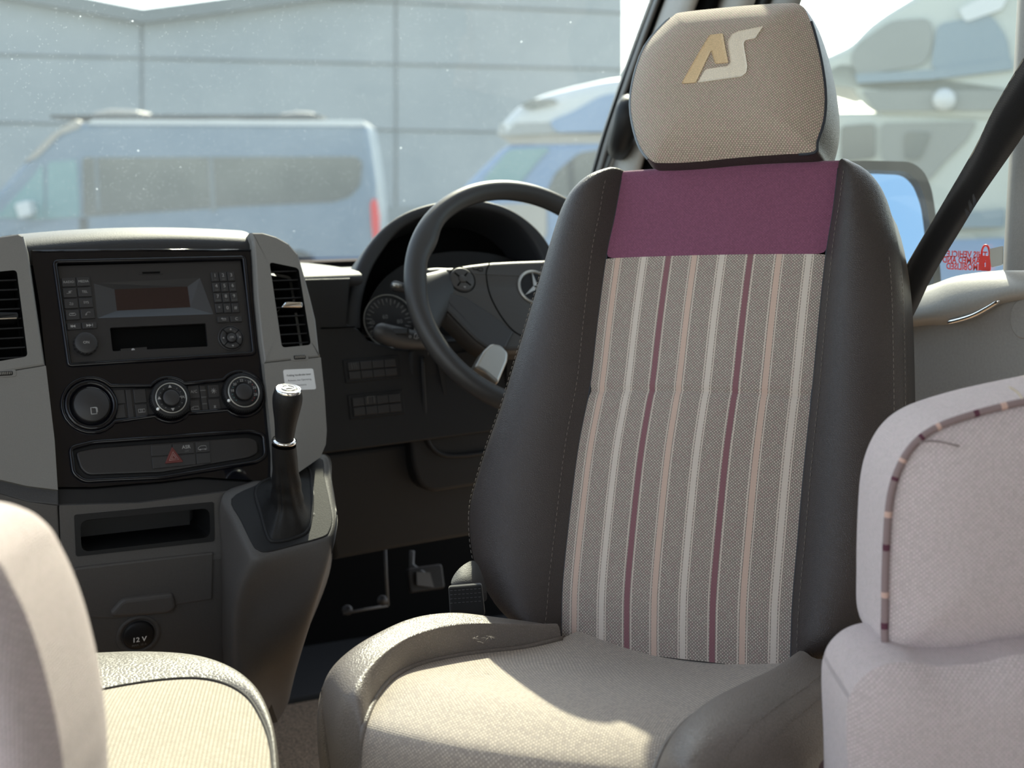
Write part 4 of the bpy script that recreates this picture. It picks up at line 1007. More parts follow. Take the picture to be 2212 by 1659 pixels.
# seams: a shadow gap and thread
mb = MB()
for side, cv in ((-1, Ls), (1, Rs_)): mb.tube([SB.p(p[0], p[1], -.0012) for p in cv[::4]], .0016, 6)
mb.tube([ctrp(q, .522)[0]-SB.n*.0006 for q in qs], .0006, 5); mb.build('panel_seam', M['piping'], seat)
mb = MB()
for side in (-1, 1):
    def off_in(v, d):
        sm_ = crv(Ls if side < 0 else Rs_, v); o_ = s_at(Lo if side < 0 else Ro, sm_[1]); w_ = max(1e-4, abs(sm_[0]-o_)); return min(.9, d/w_)
    mb = MB(); pth = [bol(side, 1-off_in(v, .0115), v)+SB.n*.0008 for v in np.linspace(.02, .97, 60)]; stitches(mb, pth, SB.n); mb.build('stitching', M['thread'], seat)
    mb = MB(); pth = [bol(side, min(.5, off_in(v, .006)), v)+SB.n*.0014 for v in np.linspace(.08, .80, 60)]; stitches(mb, pth, SB.n); mb.build('stitching', M['thread'], seat)
mb = MB(); pth = [bol(1, 0, v)-SB.n*.010+S_*.0010 for v in np.linspace(.08, .80, 60)]; stitches(mb, pth, S_)
mb.build('stitching', M['thread'], seat)

# headrest
def pil_h(out, c, u, v, h0, bulge, p=4):
    a = math.atan2(v-c[1], u-c[0]); d = math.hypot(u-c[0], v-c[1]); best = 1e9
    dx, dy = math.cos(a), math.sin(a)
    for i in range(len(out)):
        x1, y1 = out[i-1][0]-c[0], out[i-1][1]-c[1]; x2, y2 = out[i][0]-c[0], out[i][1]-c[1]
        den = dx*(y2-y1)-dy*(x2-x1)
        if abs(den) < 1e-12: continue
        t = (x1*(y2-y1)-y1*(x2-x1))/den; s_ = (x1*dy-y1*dx)/den
        if t > 0 and -1e-6 <= s_ <= 1+1e-6: best = min(best, t)
    return h0+bulge*(1-min(1, d/best)**p)
def pillow(fr, out, h0, bulge, back, mf, ms, parent, names=('front_panel', 'side_panel'), p=4, sub=1, wr_=0.0):
    c = (sum(q[0] for q in out)/len(out), sum(q[1] for q in out)/len(out))
    lv = [1,.985,.96,.92,.86,.78,.68,.55,.4,.25,.1]
    rows, uvr = [], []
    for s in lv:
        rows.append([fr.p(c[0]+(u-c[0])*s, c[1]+(v-c[1])*s, h0+bulge*(1-s**p)+(wr_*math.sin(9*u/.05+4*math.sin(v*60))*math.sin(v*70)*(s < .95))) for u, v in out])
        uvr.append([(c[0]+(u-c[0])*s, c[1]+(v-c[1])*s) for u, v in out])
    mb = MB(); mb.grid(rows, uv=uvr, closed=True)
    n = len(out); b = len(mb.v); mb.v.append(fr.p(c[0], c[1], h0+bulge)); k0 = (len(lv)-1)*n
    for j in range(n):
        mb.f.append([k0+j, k0+(j+1) % n, b]); mb.m.append(0); mb.sm.append(True); mb.uv.append([uvr[-1][j], uvr[-1][(j+1) % n], c])
    a = mb.build(names[0], mf, parent, sub)
    rows, uvr = [], []; per = [0.0]
    for j in range(1, len(out)): per.append(per[-1]+math.hypot(out[j][0]-out[j-1][0], out[j][1]-out[j-1][1]))
    for h, s in back:
        rows.append([fr.p(c[0]+(u-c[0])*s, c[1]+(v-c[1])*s, h) for u, v in out]); uvr.append([(per[j], h-(1-s)*.15) for j in range(len(out))])
    mb = MB(); mb.grid(rows[::-1], uv=uvr[::-1], closed=True); mb.add(rows[-1], [list(range(n))], 0, uvr[-1], True)
    b_ = mb.build(names[1], ms, parent, sub)
    return c, a, b_
HH = .022
ho_px = [(1475,26),(1600,13),(1690,7),(1727,9),(1745,32),(1762,85),(1776,150),(1782,210),(1778,262),(1764,305),(1758,328),(1700,333),(1600,340),(1500,350),(1430,352),(1408,348),(1385,322),(1370,280),(1362,225),(1370,165),(1393,100),(1430,55),(1455,34)]
ho = [tuple(q) for q in cr([SB.hit(x, y, HH) for x, y in ho_px], 3, True)]
hc, _, _ = pillow(SB, ho, HH, .034, [(HH,1),(.016,1.012),(-.01,1.03),(-.04,1.03),(-.07,.98),(-.09,.86),(-.097,.6)], M['fabric'], M['leather'], seat, ('headrest_front', 'headrest_side'))
hq = [(hc[0]+(a-hc[0])*1.006, hc[1]+(b-hc[1])*1.006) for a, b in ho]
umx = max(abs(a-hc[0]) for a, b in hq)
for sg in (-1, 1):
    run = sorted([q for q in hq if (q[0]-hc[0])*sg > umx*.70], key=lambda q: q[1]); mb = MB(); mb.tube([SB.p(u, v, HH-.0012) for u, v in run], .0020, 6); mb.build('headrest_piping', M['piping'] if sg > 0 else plain('pale_blue_piping', (.22,.26,.30,1), .6), seat)
mb = MB()
for x in (1470, 1680):
    u, v = SB.hit(x, 350, -.035); mb.tube([SB.p(u, v-.06, -.035), SB.p(u, v+.10, -.035)], .006, 12)
mb.build('headrest_post', M['chrome'], seat)
mb = MB()
for x0, x1, y in ((1440,1520,347),(1672,1752,338)):
    a, b = SB.w(x0, y, -.012), SB.w(x1, y-2, -.012); mb.tube([a, a.lerp(b, .15), a.lerp(b, .85), b], [.002,.006,.006,.002], 10)
mb.build('post_guide', M['void'], seat)
import bmesh
def drape(name, px, mats, thick=.0012):
    pts = [SB.hit(1380+x/4.367, y/4.367, HH+.03) for x, y in px]; pts = rr(pts, .0015, 2)
    bm = bmesh.new(); vs = [bm.verts.new((u, v, 0)) for u, v in pts]; f = bm.faces.new(vs)
    bmesh.ops.triangulate(bm, faces=[f])
    for _ in range(3): bmesh.ops.subdivide_edges(bm, edges=[e for e in bm.edges if e.calc_length() > .004], cuts=1); bmesh.ops.triangulate(bm, faces=bm.faces[:])
    bm.verts.ensure_lookup_table(); mb = MB()
    vv = [(q.co.x, q.co.y) for q in bm.verts]
    hs = [pil_h(ho, hc, u, v, HH, .034) for u, v in vv]
    n = len(vv); fs = [[q.index for q in f.verts] for f in bm.faces]
    mb.add([SB.p(u, v, h+thick) for (u, v), h in zip(vv, hs)], fs, 0, [(u, v) for u, v in vv])
    ed = [(e.verts[0].index, e.verts[1].index) for e in bm.edges if e.is_boundary]
    for i, j in ed: mb.add([SB.p(*vv[i], hs[i]+thick), SB.p(*vv[j], hs[j]+thick), SB.p(*vv[j], hs[j]-.001), SB.p(*vv[i], hs[i]-.001)], [[0,1,2,3]], 0, [(0,0)]*4, False)
    bm.free(); mb.build(name, mats, seat)
M['tan'] = leather('tan_applique', (.72,.53,.31,1), .6, 600, .3); M['cream'] = leather('cream_applique', (.84,.73,.60,1), .6, 600, .3)
drape('letter_applique', [(412,803),(675,340),(797,325),(855,608),(730,618),(692,495),(548,796)], M['tan'])
drape('letter_applique', [(565,798),(640,672),(850,640),(874,608),(845,410),(880,338),(940,305),(1175,250),(1105,375),(1012,395),(998,425),(1034,640),(1025,700),(980,740)], M['cream'])

# seat cushion: rows of sight points at their own heights
def zrow(*q): return [onZ(x, y, z) for x, y, z in q]
rearF = [onZ(x, y, z)-V((-.809,-.588,0))*.05 for x, y, z in ((1213,1378,.612),(1706,1437,.615))]
LSm = [(1213,1381,.612),(1130,1400,.618),(1010,1414,.630),(910,1435,.640),(850,1465,.648),(812,1510,.645),(787,1570,.636),(777,1640,.606),(776,1750,.555),(778,1860,.500)]
RSm = [(1706,1437,.612),(1650,1472,.618),(1590,1500,.626),(1512,1540,.636),(1462,1582,.642),(1428,1630,.638),(1406,1700,.620),(1395,1790,.575),(1390,1890,.520),(1388,1990,.460)]
A3 = [onZ(*q) for q in LSm]; B3 = [onZ(*q) for q in RSm]
n1 = 5
A3 = [V(q) for q in cr([tuple(p) for p in A3], n1)]; B3 = [V(q) for q in cr([tuple(p) for p in B3], n1)]
rows, uvr = [], []; dist = 0
for i, (a, b) in enumerate(zip(A3, B3)):
    t = i/(len(A3)-1); m0 = (a+b)/2
    if i: dist += (m0-pm).length
    pm = m0
    row, ur = [], []
    for q in np.linspace(0, 1, 19):
        bulge = math.sin(math.pi*q)
        p = a.lerp(b, q)+V((0,0,1))*(-.014*bulge*(t < .45)*(1-t/.45)+.014*bulge*min(1, t*2.2)*(t < .75)+.014*bulge*(t >= .75))+V((-.809,-.588,0))*(.040*bulge*min(1, t*1.6))
        row.append(p); ur.append((q*(a-b).length+.001*0, dist))
    rows.append(row); uvr.append(ur)
r0 = [p+V((.809,.588,0))*.06-V((0,0,.004)) for p in rows[0]]; rows = [r0]+rows; uvr = [[(u, -.06) for u, v in uvr[0]]]+uvr
mb = MB(); mb.grid(rows, uv=uvr, flip=False); mb.build('cushion_cloth', M['cushion'], seat, 1)
def bolster(name, seam, crest, outer, sgn):
    Sm, Cr, Ou = ([onZ(*q) for q in z] for z in (seam, crest, outer))
    out = V(S_)*sgn
    rows = []
    for i in range(len(Sm)):
        s, c, o = Sm[i], Cr[i], Ou[i]
        rows.append([tuple(p) for p in (s-V((0,0,.003)), s.lerp(c, .10)+V((0,0,.009)), s.lerp(c, .38)+V((0,0,.016)), s.lerp(c, .72)+V((0,0,.010)), c, c.lerp(o, .6)+V((0,0,.003)), o, o+out*.006-V((0,0,.022)), o+out*.004-V((0,0,.06)), o-out*.01-V((0,0,.13)))])
    cols = [cr([r[j] for r in rows], 4) for j in range(len(rows[0]))]
    rws = [[V(cols[j][i]) for j in range(len(cols))] for i in range(len(cols[0]))]
    mb = MB(); mb.grid(rws, flip=(sgn < 0)); mb.build(name, M['sleather'], seat, 1); return rws
LCr = [(1190,1362,0.615),(1085,1350,0.648),(990,1350,0.666),(890,1375,0.674),(828,1412,0.676),(778,1458,0.670),(742,1512,0.654),(726,1590,0.616),(730,1700,0.565),(735,1800,0.510)]
LOu = [(1170,1345,0.616),(1060,1330,0.648),(975,1319,0.664),(890,1328,0.672),(805,1364,0.674),(742,1406,0.668),(704,1452,0.652),(692,1510,0.618),(700,1590,0.574),(712,1680,0.524)]
lb = bolster('cushion_bolster', LSm, LCr, LOu, -1)
RCr = [(1760,1428,.640),(1740,1458,.652),(1690,1490,.664),(1622,1528,.672),(1565,1572,.674),(1524,1625,.668),(1490,1690,.650),(1475,1770,.606),(1470,1850,.55),(1466,1930,.49)]
ROu = [(1835,1424,.610),(1862,1436,.618),(1850,1478,.628),(1800,1528,.634),(1752,1568,.636),(1702,1614,.630),(1650,1672,.612),(1620,1740,.57),(1600,1820,.52),(1590,1900,.46)]
rb = bolster('cushion_bolster', RSm, RCr, ROu, 1)
mb = MB(); mb.tube([V(p)+V((0,0,.001)) for p in A3], .0028, 8); mb.tube([V(p)+V((0,0,.001)) for p in B3], .0028, 8); mb.build('cushion_piping', M['sleather'], seat)
mb = MB()
stitches(mb, [r[5].lerp(r[6], .35)+V((0,0,.0008)) for r in rb], V((0,0,1)), r=.0005); mb.build('cushion_stitching', M['thread'], seat)
mb = MB(); stitches(mb, [r[4].lerp(r[5], .55)+V((0,0,.0008)) for r in rb], V((0,0,1)), r=.0005); mb.build('cushion_stitching', M['thread'], seat)
# cushion core and swivel base
core = [onZ(*q)-V((0,0,.10)) for q in (LOu[1], LOu[5], LOu[8], ROu[8], ROu[5], ROu[1])]
pl = [((V((p.x,p.y,0)) )) for p in core]
CF = Frame((0,0,0), (1,0,0), (0,1,0)); cc = sum((V((p.x,p.y)) for p in core), V((0,0)))/6
pp = [((p.x-cc.x)*.90+cc.x, (p.y-cc.y)*.90+cc.y) for p in core]
mb = MB(); mb.prism(CF, rr(pp, .04), .42, .56, 0, .01); mb.build('cushion_pan', M['dlower'], seat)
mb = MB(); mb.prism(CF, rr([((p[0]-cc.x)*.8+cc.x, (p[1]-cc.y)*.8+cc.y) for p in pp], .03), FLOOR, .43, 0); mb.build('swivel_base', M['black'], seat)
mb = MB(); mb.lathe(D(1893, 1162, 1.50), (cR*.35-cF), [(.022,-.03),(.0255,-.004),(.0245,.002),(.020,.006),(.001,.007)], 36); mb.build('recliner_knob', M['dlower'], seat)
mb = MB(); mb.lathe(D(1812, 1668, 1.22), -cF+V((0,0,.5)), [(.016,-.01),(.016,.0),(.012,.007),(.0001,.009)], 28); mb.build('height_knob', plain('mauve_knob', (.10,.06,.06,1), .35), seat)
mb = MB(); uu = onZ(1048, 1386, .664)
rs = random.Random(3)
for k in range(9):
    a = rs.uniform(0, 3.14); c_ = uu+V((rs.uniform(-.010,.010), rs.uniform(-.008,.008), .0030)); d_ = V((math.cos(a), math.sin(a), 0))*rs.uniform(.002,.005)
    mb.tube([c_-d_, c_+V((0,0,.0004)), c_+d_], .00022, 4)
mb.build('worn_crack', M['thread'], seat)

# seat belt, buckle and anchor
bl_ = [(2418,-210,1.44),(2318,-55,1.49),(2210,126,1.55),(2148,232,1.585),(2105,320,1.617),(2038,436,1.66),(1974,544,1.685),(1928,625,1.71),(1878,710,1.74)]
br_ = [(2469,-70,1.45),(2359,80,1.50),(2244,244,1.56),(2189,325,1.595),(2120,424,1.63),(2080,489,1.665),(2013,600,1.69),(1974,680,1.715),(1919,770,1.745)]
a, b = cr([tuple(D(*q)) for q in bl_], 5), cr([tuple(D(*q)) for q in br_], 5)
rows, uvr, dl = [], [], 0
for i, (p, q) in enumerate(zip(a, b)):
    p, q = V(p), V(q)
    if i: dl += (p-pp_).length
    pp_ = p; rows.append([p, p.lerp(q, .5)-cF*.0012, q, p.lerp(q, .5)+cF*.0008]); uvr.append([(0, dl), (.024, dl), (.048, dl), (.024, dl)])
mb = MB(); mb.grid(rows, uv=uvr, closed=True)
tag(mb.build('seat_belt', M['belt'], None, 0), 'black seat belt webbing running diagonally across the door window', 'seat belt')
bk_ = thing('seat_belt_buckle', D(1890, 1410, 1.42), 'black seat belt buckle with red release button at the seat corner', 'buckle')
KF2 = Frame(D(1884, 1420, 1.42), (cR+fh*.3).normalized(), V((-.25,0,1)))
mb = MB(); mb.prism(KF2, rr([(-.024,-.05),(.020,-.05),(.022,.012),(-.022,.012)], .004), -.012, .010, 0, .003); mb.build('housing', M['black'], bk_)
mb = MB(); q = [KF2.hit(x, y, .011) for x, y in ((1874,1402),(1922,1408),(1920,1417),(1876,1413))]; mb.prism(KF2, rr(q, .001), .004, .0125, 0, .001); mb.build('release_button', plain('buckle_red', (.75,.02,.015,1), .35), bk_)
an = thing('belt_anchor', D(1005, 1290, 1.60), 'dark stitched belt loop beside the left foot of the driver seat back', 'seat belt')
rows = [[D(x, y, d) for x, y, d in r] for r in (((975,1250,1.60),(990,1228,1.61),(1010,1214,1.62),(1030,1205,1.63)),((972,1268,1.585),(1000,1262,1.585),(1030,1262,1.59),(1050,1266,1.6)),((1000,1300,1.59),(1015,1300,1.59),(1040,1300,1.6),(1055,1300,1.61)))]
mb = MB(); mb.grid(rows, flip=True); mb.build('webbing', M['dlower'], an, 2)
AF = Frame(D(1007, 1290, 1.575), cR, cU)
mb = MB(); mb.prism(AF, rr([AF.hit(x, y) for x, y in ((968,1268),(1040,1262),(1048,1330),(972,1330))], .003), -.012, 0, 0, .003); mb.build('stitched_end', M['belt'], an)
mb = MB()
for k in range(4): stitches(mb, [AF.w(972, 1276+k*9, .0004), AF.w(1042, 1271+k*9, .0004)], AF.n, .003, .0015, .0004)
mb.build('stitching', plain('grey_thread', (.06,.06,.065,1), .8), an)

# passenger seat cushion: leather front and side strip with cloth top
ps = thing('passenger_seat', (.05, 1.2, FLOOR), 'sunlit passenger seat cushion with grey leather front edge in the lower left', 'seat')
Osil = [(-420,1470),(-250,1440),(-60,1420),(90,1409),(200,1402),(310,1400),(420,1411),(500,1440),(552,1482),(580,1530),(596,1590),(602,1659),(604,1740),(600,1850)]
Psm = [(-420,1590),(-250,1570),(-60,1540),(122,1512),(250,1485),(350,1470),(430,1467),(490,1480),(535,1508),(563,1550),(582,1600),(590,1662),(592,1745),(588,1855)]
Zs = [.650,.650,.650,.650,.650,.650,.649,.647,.645,.644,.644,.644,.644,.644]
Oo = [V(q) for q in cr([tuple(onZ(x, y, z)) for (x, y), z in zip(Osil, Zs)], 4)]; Pp = [V(q) for q in cr([tuple(onZ(x, y, z+.012)) for (x, y), z in zip(Psm, Zs)], 4)]
ctr_ = onZ(-250, 1950, .67)
rows = []
for o, p in zip(Oo, Pp):
    w_ = (o-p); wn_ = V((w_.x, w_.y, 0)).normalized()
    rows.append([p-V((0,0,.003)), p.lerp(o, .12)+V((0,0,.004)), p.lerp(o, .5)+V((0,0,.010)), o+V((0,0,.0)), o+wn_*.008-V((0,0,.018)), o+wn_*.010-V((0,0,.05)), o+wn_*.004-V((0,0,.13)), o-wn_*.02-V((0,0,.16))])
M['pleather'] = leather('passenger_leather', (.17,.155,.14,1), .45, 260, .7)
mb = MB(); mb.grid(rows, flip=True); mb.build('leather_edge', M['pleather'], ps, 1)
rows, uvr = [], []
for p in Pp:
    row, ur = [], []
    for t in (0,.02,.06,.12,.2,.3,.42,.56,.7,.85,1):
        q = p.lerp(ctr_, t)+V((0,0,1))*(.012*math.sin(min(1, t*2.5)*math.pi/2)); row.append(q); ur.append((q.x*.9+q.y*.43, -q.x*.43+q.y*.9))
    rows.append(row); uvr.append(ur)
mb = MB(); mb.grid(rows, uv=uvr); mb.build('cushion_cloth', M['pcushion'], ps, 1)
mb = MB(); mb.tube([p+V((0,0,.0008)) for p in Pp], .0014, 6); mb.build('dark_seam', plain('seam_shadow', (.03,.026,.024,1), .8), ps)
pz = [onZ(x, y, .44) for x, y in ((-300,1800),(60,1740),(360,1720),(470,1800),(470,2000),(-300,2200))]
mb = MB(); mb.prism(CF, rr([(-.12,.78),(.30,.82),(.30,1.38),(-.12,1.46)], .04), FLOOR, .50, 0); mb.build('seat_base', M['dlower'], ps)

# living area seating close to the camera
def bench_mat(): return M['bench']
FB = Frame(D(2060, 1150, 1.12), cR, V((0,0,1)))
bt_ = thing('bench_head_cushion', D(2120, 1400, 1.2), 'pinkish-grey cloth head cushion with speckled piping, stacked on the lower right cushion', 'cushion')
o_px = [(1912,1400),(1909,1300),(1911,1200),(1918,1090),(1935,1020),(1968,962),(2020,922),(2100,893),(2200,868),(2350,840),(2500,835),(2560,880),(2580,1150),(2560,1385),(2400,1398),(2212,1402),(2100,1422),(2020,1430),(1950,1420)]
oo = [tuple(q) for q in cr([FB.hit(x, y) for x, y in o_px], 4, True)]
cbt, _, _ = pillow(FB, oo, 0, .030, [(0,1),(-.008,1.01),(-.03,1.02),(-.07,1.02),(-.095,1.0),(-.105,.95),(-.11,.6)], M['bench'], M['bench'], bt_, ('front_panel', 'gusset'), 3, 1)
pm_ = [plain('piping_grey', (.26,.19,.19,1), .9), plain('piping_plum', (.10,.03,.05,1), .9), plain('piping_peach', (.60,.40,.34,1), .9)]
mb = MB(); N = len(oo); sq = [0,0,0,0,1,0,0,0,0,2,0,0,0]
pth = [FB.p(u, v, .0035) for u, v in oo]
dense = [V(q) for q in cr([tuple(p) for p in pth], 4, True)]; N = len(dense)
for k in range(0, N, 2): mb.tube([dense[k], dense[(k+1) % N], dense[(k+2) % N]], .0030, 8, sq[(k//2) % len(sq)], caps=False)
mb.build('piping', pm_, bt_)
mb = MB()
for q in (((1985,950),(2010,946),(2040,950),(2072,958)),): mb.tube(cr([FB.w(x, y+6, .024) for x, y in q], 4), .0008, 5)
mb.build('crease', plain('crease_shadow', (.26,.21,.21,1), .9), bt_)
mb = MB(); mb.tube(cr([D(x, y, 1.10) for x, y in ((2212,872),(2206,858),(2196,846),(2180,836))], 5), .0009, 5); mb.build('loose_thread', plain('cream_thread', (.7,.62,.5,1), .9), bt_)
FB2 = Frame(D(2060, 1700, 1.10), cR, V((0,0,1)))
bl2 = thing('bench_back_cushion', D(2120, 1900, 1.15), 'pinkish-grey cloth cushion under the piped one in the lower right corner', 'cushion')
o_px = [(1836,1500),(1868,1458),(1910,1436),(1960,1430),(2020,1438),(2120,1432),(2212,1412),(2400,1405),(2560,1420),(2580,1700),(2560,2150),(2000,2180),(1850,2150),(1835,1900),(1833,1700),(1828,1560)]
oo2 = [tuple(q) for q in cr([FB2.hit(x, y) for x, y in o_px], 4, True)]
pillow(FB2, oo2, 0, .026, [(0,1),(-.02,1.008),(-.07,1.01),(-.10,.99),(-.12,.9)], M['bench'], M['bench'], bl2, ('front_panel', 'gusset'), 4, 1)
FL = Frame(D(-100, 1500, .78), cR, V((0,0,1)))
lc = thing('bench_end_cushion', D(-100, 1900, .85), 'blurred pinkish-grey cloth cushion at the lower left edge', 'cushion')
o_px = [(-420,1180),(-200,1150),(-80,1160),(-10,1205),(25,1262),(55,1325),(82,1400),(104,1480),(122,1560),(136,1650),(145,1800),(140,2300),(-400,2300)]
oo3 = [tuple(q) for q in cr([FL.hit(x, y) for x, y in o_px], 5, True)]
pillow(FL, oo3, 0, .03, [(0,1),(-.02,1.01),(-.07,1.01),(-.09,.97),(-.10,.8)], M['bench'], M['bench'], lc, ('front_panel', 'gusset'), 4, 1)
# bench plinths that carry the cushions
M['wood'] = plain('furniture_board', (.32,.24,.16,1), .5)
mb = MB(); q = D(2180, 2600, 1.22); mb.box((q.x, q.y, FLOOR+.17), .36, .30, .34, cR, fh, 0); structure(mb, 'trim_bench', M['wood'])
# ================================================================ outside
GZ = -.80
def ground_mat():
    t = NT('forecourt_asphalt'); c = t.obj(); return t.pbr(t.ramp(t.noise(c, 3, 6, .7), [(.3,(.16,.16,.15,1)),(.7,(.27,.26,.24,1))]), .9)
mb = MB(); mb.add([(-80,-40,GZ),(120,-40,GZ),(120,160,GZ),(-80,160,GZ)], [[0,1,2,3]]); structure(mb, 'ground', ground_mat())
M['clad'] = plastic('building_cladding', (.34,.365,.37,1), .6, 30, .05, .04); M['clad2'] = plain('cladding_joint', (.19,.205,.21,1), .7); M['coping'] = plain('roof_coping', (.17,.19,.19,1), .6)
WB = Frame(D(1100, 360, 34), cR*.9493+fh*.3162, (0,0,1))
bd = thing('warehouse', WB.p(-8, GZ-WB.o.z), 'large grey clad warehouse with a valley roofline beyond the parked vans', 'building')
mb = MB(); mb.prism(WB, P([(-1500,-330),(306,22),(1345,-115),(1345,720),(-1500,900)], WB), -25, 0, 0); mb.build('facade', M['clad'], bd)
mb = MB()
mb.prism(WB, P([(-1500,-330),(306,22),(306,52),(-1500,-270)], WB), -.3, .35, 0); mb.prism(WB, P([(306,22),(1345,-115),(1345,-85),(306,52)], WB), -.3, .35, 0); mb.build('coping', M['coping'], bd)
mb = MB()
def gl_(a, b, w_=.035): mb.tube([WB.w(*a, .01), WB.w(*b, .01)], w_, 4)
gl_((-1500,82),(1345,150)); gl_((640,-4),(1345,28)); gl_((-1500,235),(1345,290)); gl_((306,40),(306,700)); gl_((855,-50),(855,700)); gl_((-400,0),(-400,700)); mb.build('panel_joint', M['clad2'], bd)
mb = MB(); mb.prism(WB, P([(-1500,640),(-1500,470),(1345,440),(1345,600)], WB), 0, .05); mb.build('base_cladding', plain('base_grey', (.25,.27,.27,1), .7), bd)

# camper van side-on
M['vanp'] = plain('silver_blue_paint', (.175,.235,.30,1), .35, coat=.2); M['vanw'] = plain('white_paint', (.62,.63,.62,1), .35, coat=.3)
M['vglass'] = plain('tinted_van_glass', (.10,.11,.11,1), .08, spec=.8); M['cabg'] = plain('cab_side_glass', (.16,.30,.32,1), .1, spec=.8)
M['vblack'] = plain('van_black_trim', (.05,.055,.06,1), .5); M['awn'] = plain('beige_fairing', (.42,.38,.33,1), .5)
ca = math.radians(2)
VA = Frame(D(400, 360, 21), cR*math.cos(ca)+fh*math.sin(ca), (0,0,1))
cv = thing('camper_van', VA.p(0, GZ-VA.o.z, -1), 'pale blue-silver camper van with dark side windows and red tail light', 'van')
def vp(px, h0, h1, name, m_, par, r_=0, bev=0, fr=VA):
    q = P(px, fr, h1)
    mb = MB(); mb.prism(fr, rr(q, r_) if r_ else q, h0, h1, 0, bev); return mb.build(name, m_, par)
vp([(-420,640),(-410,560),(-330,520),(-180,490),(-60,462),(0,408),(62,338),(118,290),(150,272),(188,262),(300,259),(780,262),(796,276),(806,330),(816,400),(822,470),(824,560),(820,650)], -2.0, 0, 'body', M['vanp'], cv, .12, .10)
vp([(185,268),(200,258),(782,260),(792,272)], -1.9, .03, 'sunlit_roof_strip', M['vanw'], cv)  # sunlit top of the roof, put in as a white strip
vp([(108,248),(690,247),(690,256),(108,256)], -1.6, -.3, 'roof_rack', M['vblack'], cv)
vp([(50,352),(110,292),(160,258),(172,262),(172,276),(130,290),(80,340)], -1.8, .02, 'cab_fairing', M['awn'], cv, .03)
vp([(190,258),(198,244),(235,236),(290,238),(304,242),(305,258)], -1.2, -.4, 'air_conditioner', M['awn'], cv, .04, .04)
vp([(448,260),(452,250),(500,247),(515,252),(516,260)], -1.2, -.4, 'roof_light', M['vanw'], cv, .03, .03)
vp([(594,262),(604,246),(640,241),(676,243),(682,262)], -1.2, -.4, 'roof_vent', M['awn'], cv, .04, .04)
vp([(-10,470),(60,395),(92,352),(98,474)], 0, .02, 'quarter_glass', M['cabg'], cv, .04)
vp([(103,350),(165,345),(172,468),(100,474)], 0, .02, 'door_glass', M['cabg'], cv, .04)
vp([(178,340),(770,338),(783,350),(778,400),(755,425),(720,436),(500,446),(180,468)], 0, .02, 'side_glass', M['vglass'], cv, .06)
for x in (202, 450): vp([(x,340),(x+10,340),(x+16,455),(x+6,456)], .01, .03, 'window_pillar', plain('tinted_pillar', (.16,.18,.19,1), .3), cv)
vp([(30,440),(62,432),(68,466),(40,474)], 0, .30, 'door_mirror', M['vanw'], cv, .05, .03)
vp([(172,470),(188,470),(192,600),(170,600)], 0, .03, 'door_gap', M['vblack'], cv)
vp([(800,440),(806,428),(814,432),(820,470),(819,512),(806,518),(802,480)], -.3, .04, 'tail_light', plain('tail_light_red', (.75,.03,.04,1), .3), cv, .03)
vp([(-400,610),(820,600),(822,655),(-410,660)], .0, .03, 'sill', M['vblack'], cv)
for x in (-190, 640):
    c_ = VA.w(x, 600, .05); mb = MB(); mb.lathe(V((c_.x, c_.y, GZ+.35)), VA.n, [(.2,-.25),(.34,-.22),(.35,-.02),(.22,.0),(.2,-.03),(.001,-.02)], 28); mb.build('wheel', M['vblack'], cv)

# coachbuilt motorhome beyond the steering wheel
MB_ = Frame(D(1250, 360, 15), cR*.97-fh*.24, (0,0,1))
mh = thing('motorhome', MB_.p(0, GZ-MB_.o.z, -1), 'white-topped motorhome with overhanging cab pod seen past the steering wheel', 'motorhome')
def mp(px, h0, h1, name, m_, r_=0, bev=0): return vp(px, h0, h1, name, m_, mh, r_, bev, MB_)
M['mhb'] = plain('motorhome_blue_grey', (.20,.30,.46,1), .35, coat=.3)
mp([(1066,292),(1076,272),(1110,232),(1165,205),(1230,188),(1320,168),(1700,160),(1700,292),(1300,284),(1180,294)], -2.1, 0, 'overcab_pod', M['vanw'], .15, .12)
mp([(1185,262),(1240,240),(1300,205),(1420,190),(1700,190),(1700,280),(1200,286)], -.1, .03, 'pod_side', M['mhb'], .10)
mp([(1120,228),(1150,214),(1195,212),(1205,222),(1150,236)], -.5, .05, 'pod_skylight', M['vglass'], .05)
mp([(1075,292),(1700,284),(1700,312),(1105,312)], -2.0, -.05, 'pod_underside', M['awn'])
mp([(985,420),(1030,372),(1092,312),(1700,300),(1700,680),(960,680),(965,470)], -2.0, -.02, 'cab', M['mhb'], .10, .06)
mp([(1040,392),(1100,322),(1190,318),(1160,350),(1120,400)], -1.9, .0, 'windscreen', M['cabg'], .06)
mp([(1175,425),(1200,372),(1250,330),(1320,320),(1320,430)], -.05, .0, 'door_glass', M['vglass'], .06)
mp([(1225,350),(1236,345),(1240,430),(1228,430)], .0, .03, 'window_pillar', M['vblack'])
mp([(960,470),(1080,440),(1180,440),(1180,520),(960,540)], -1.9, .02, 'bonnet', M['awn'], .1)
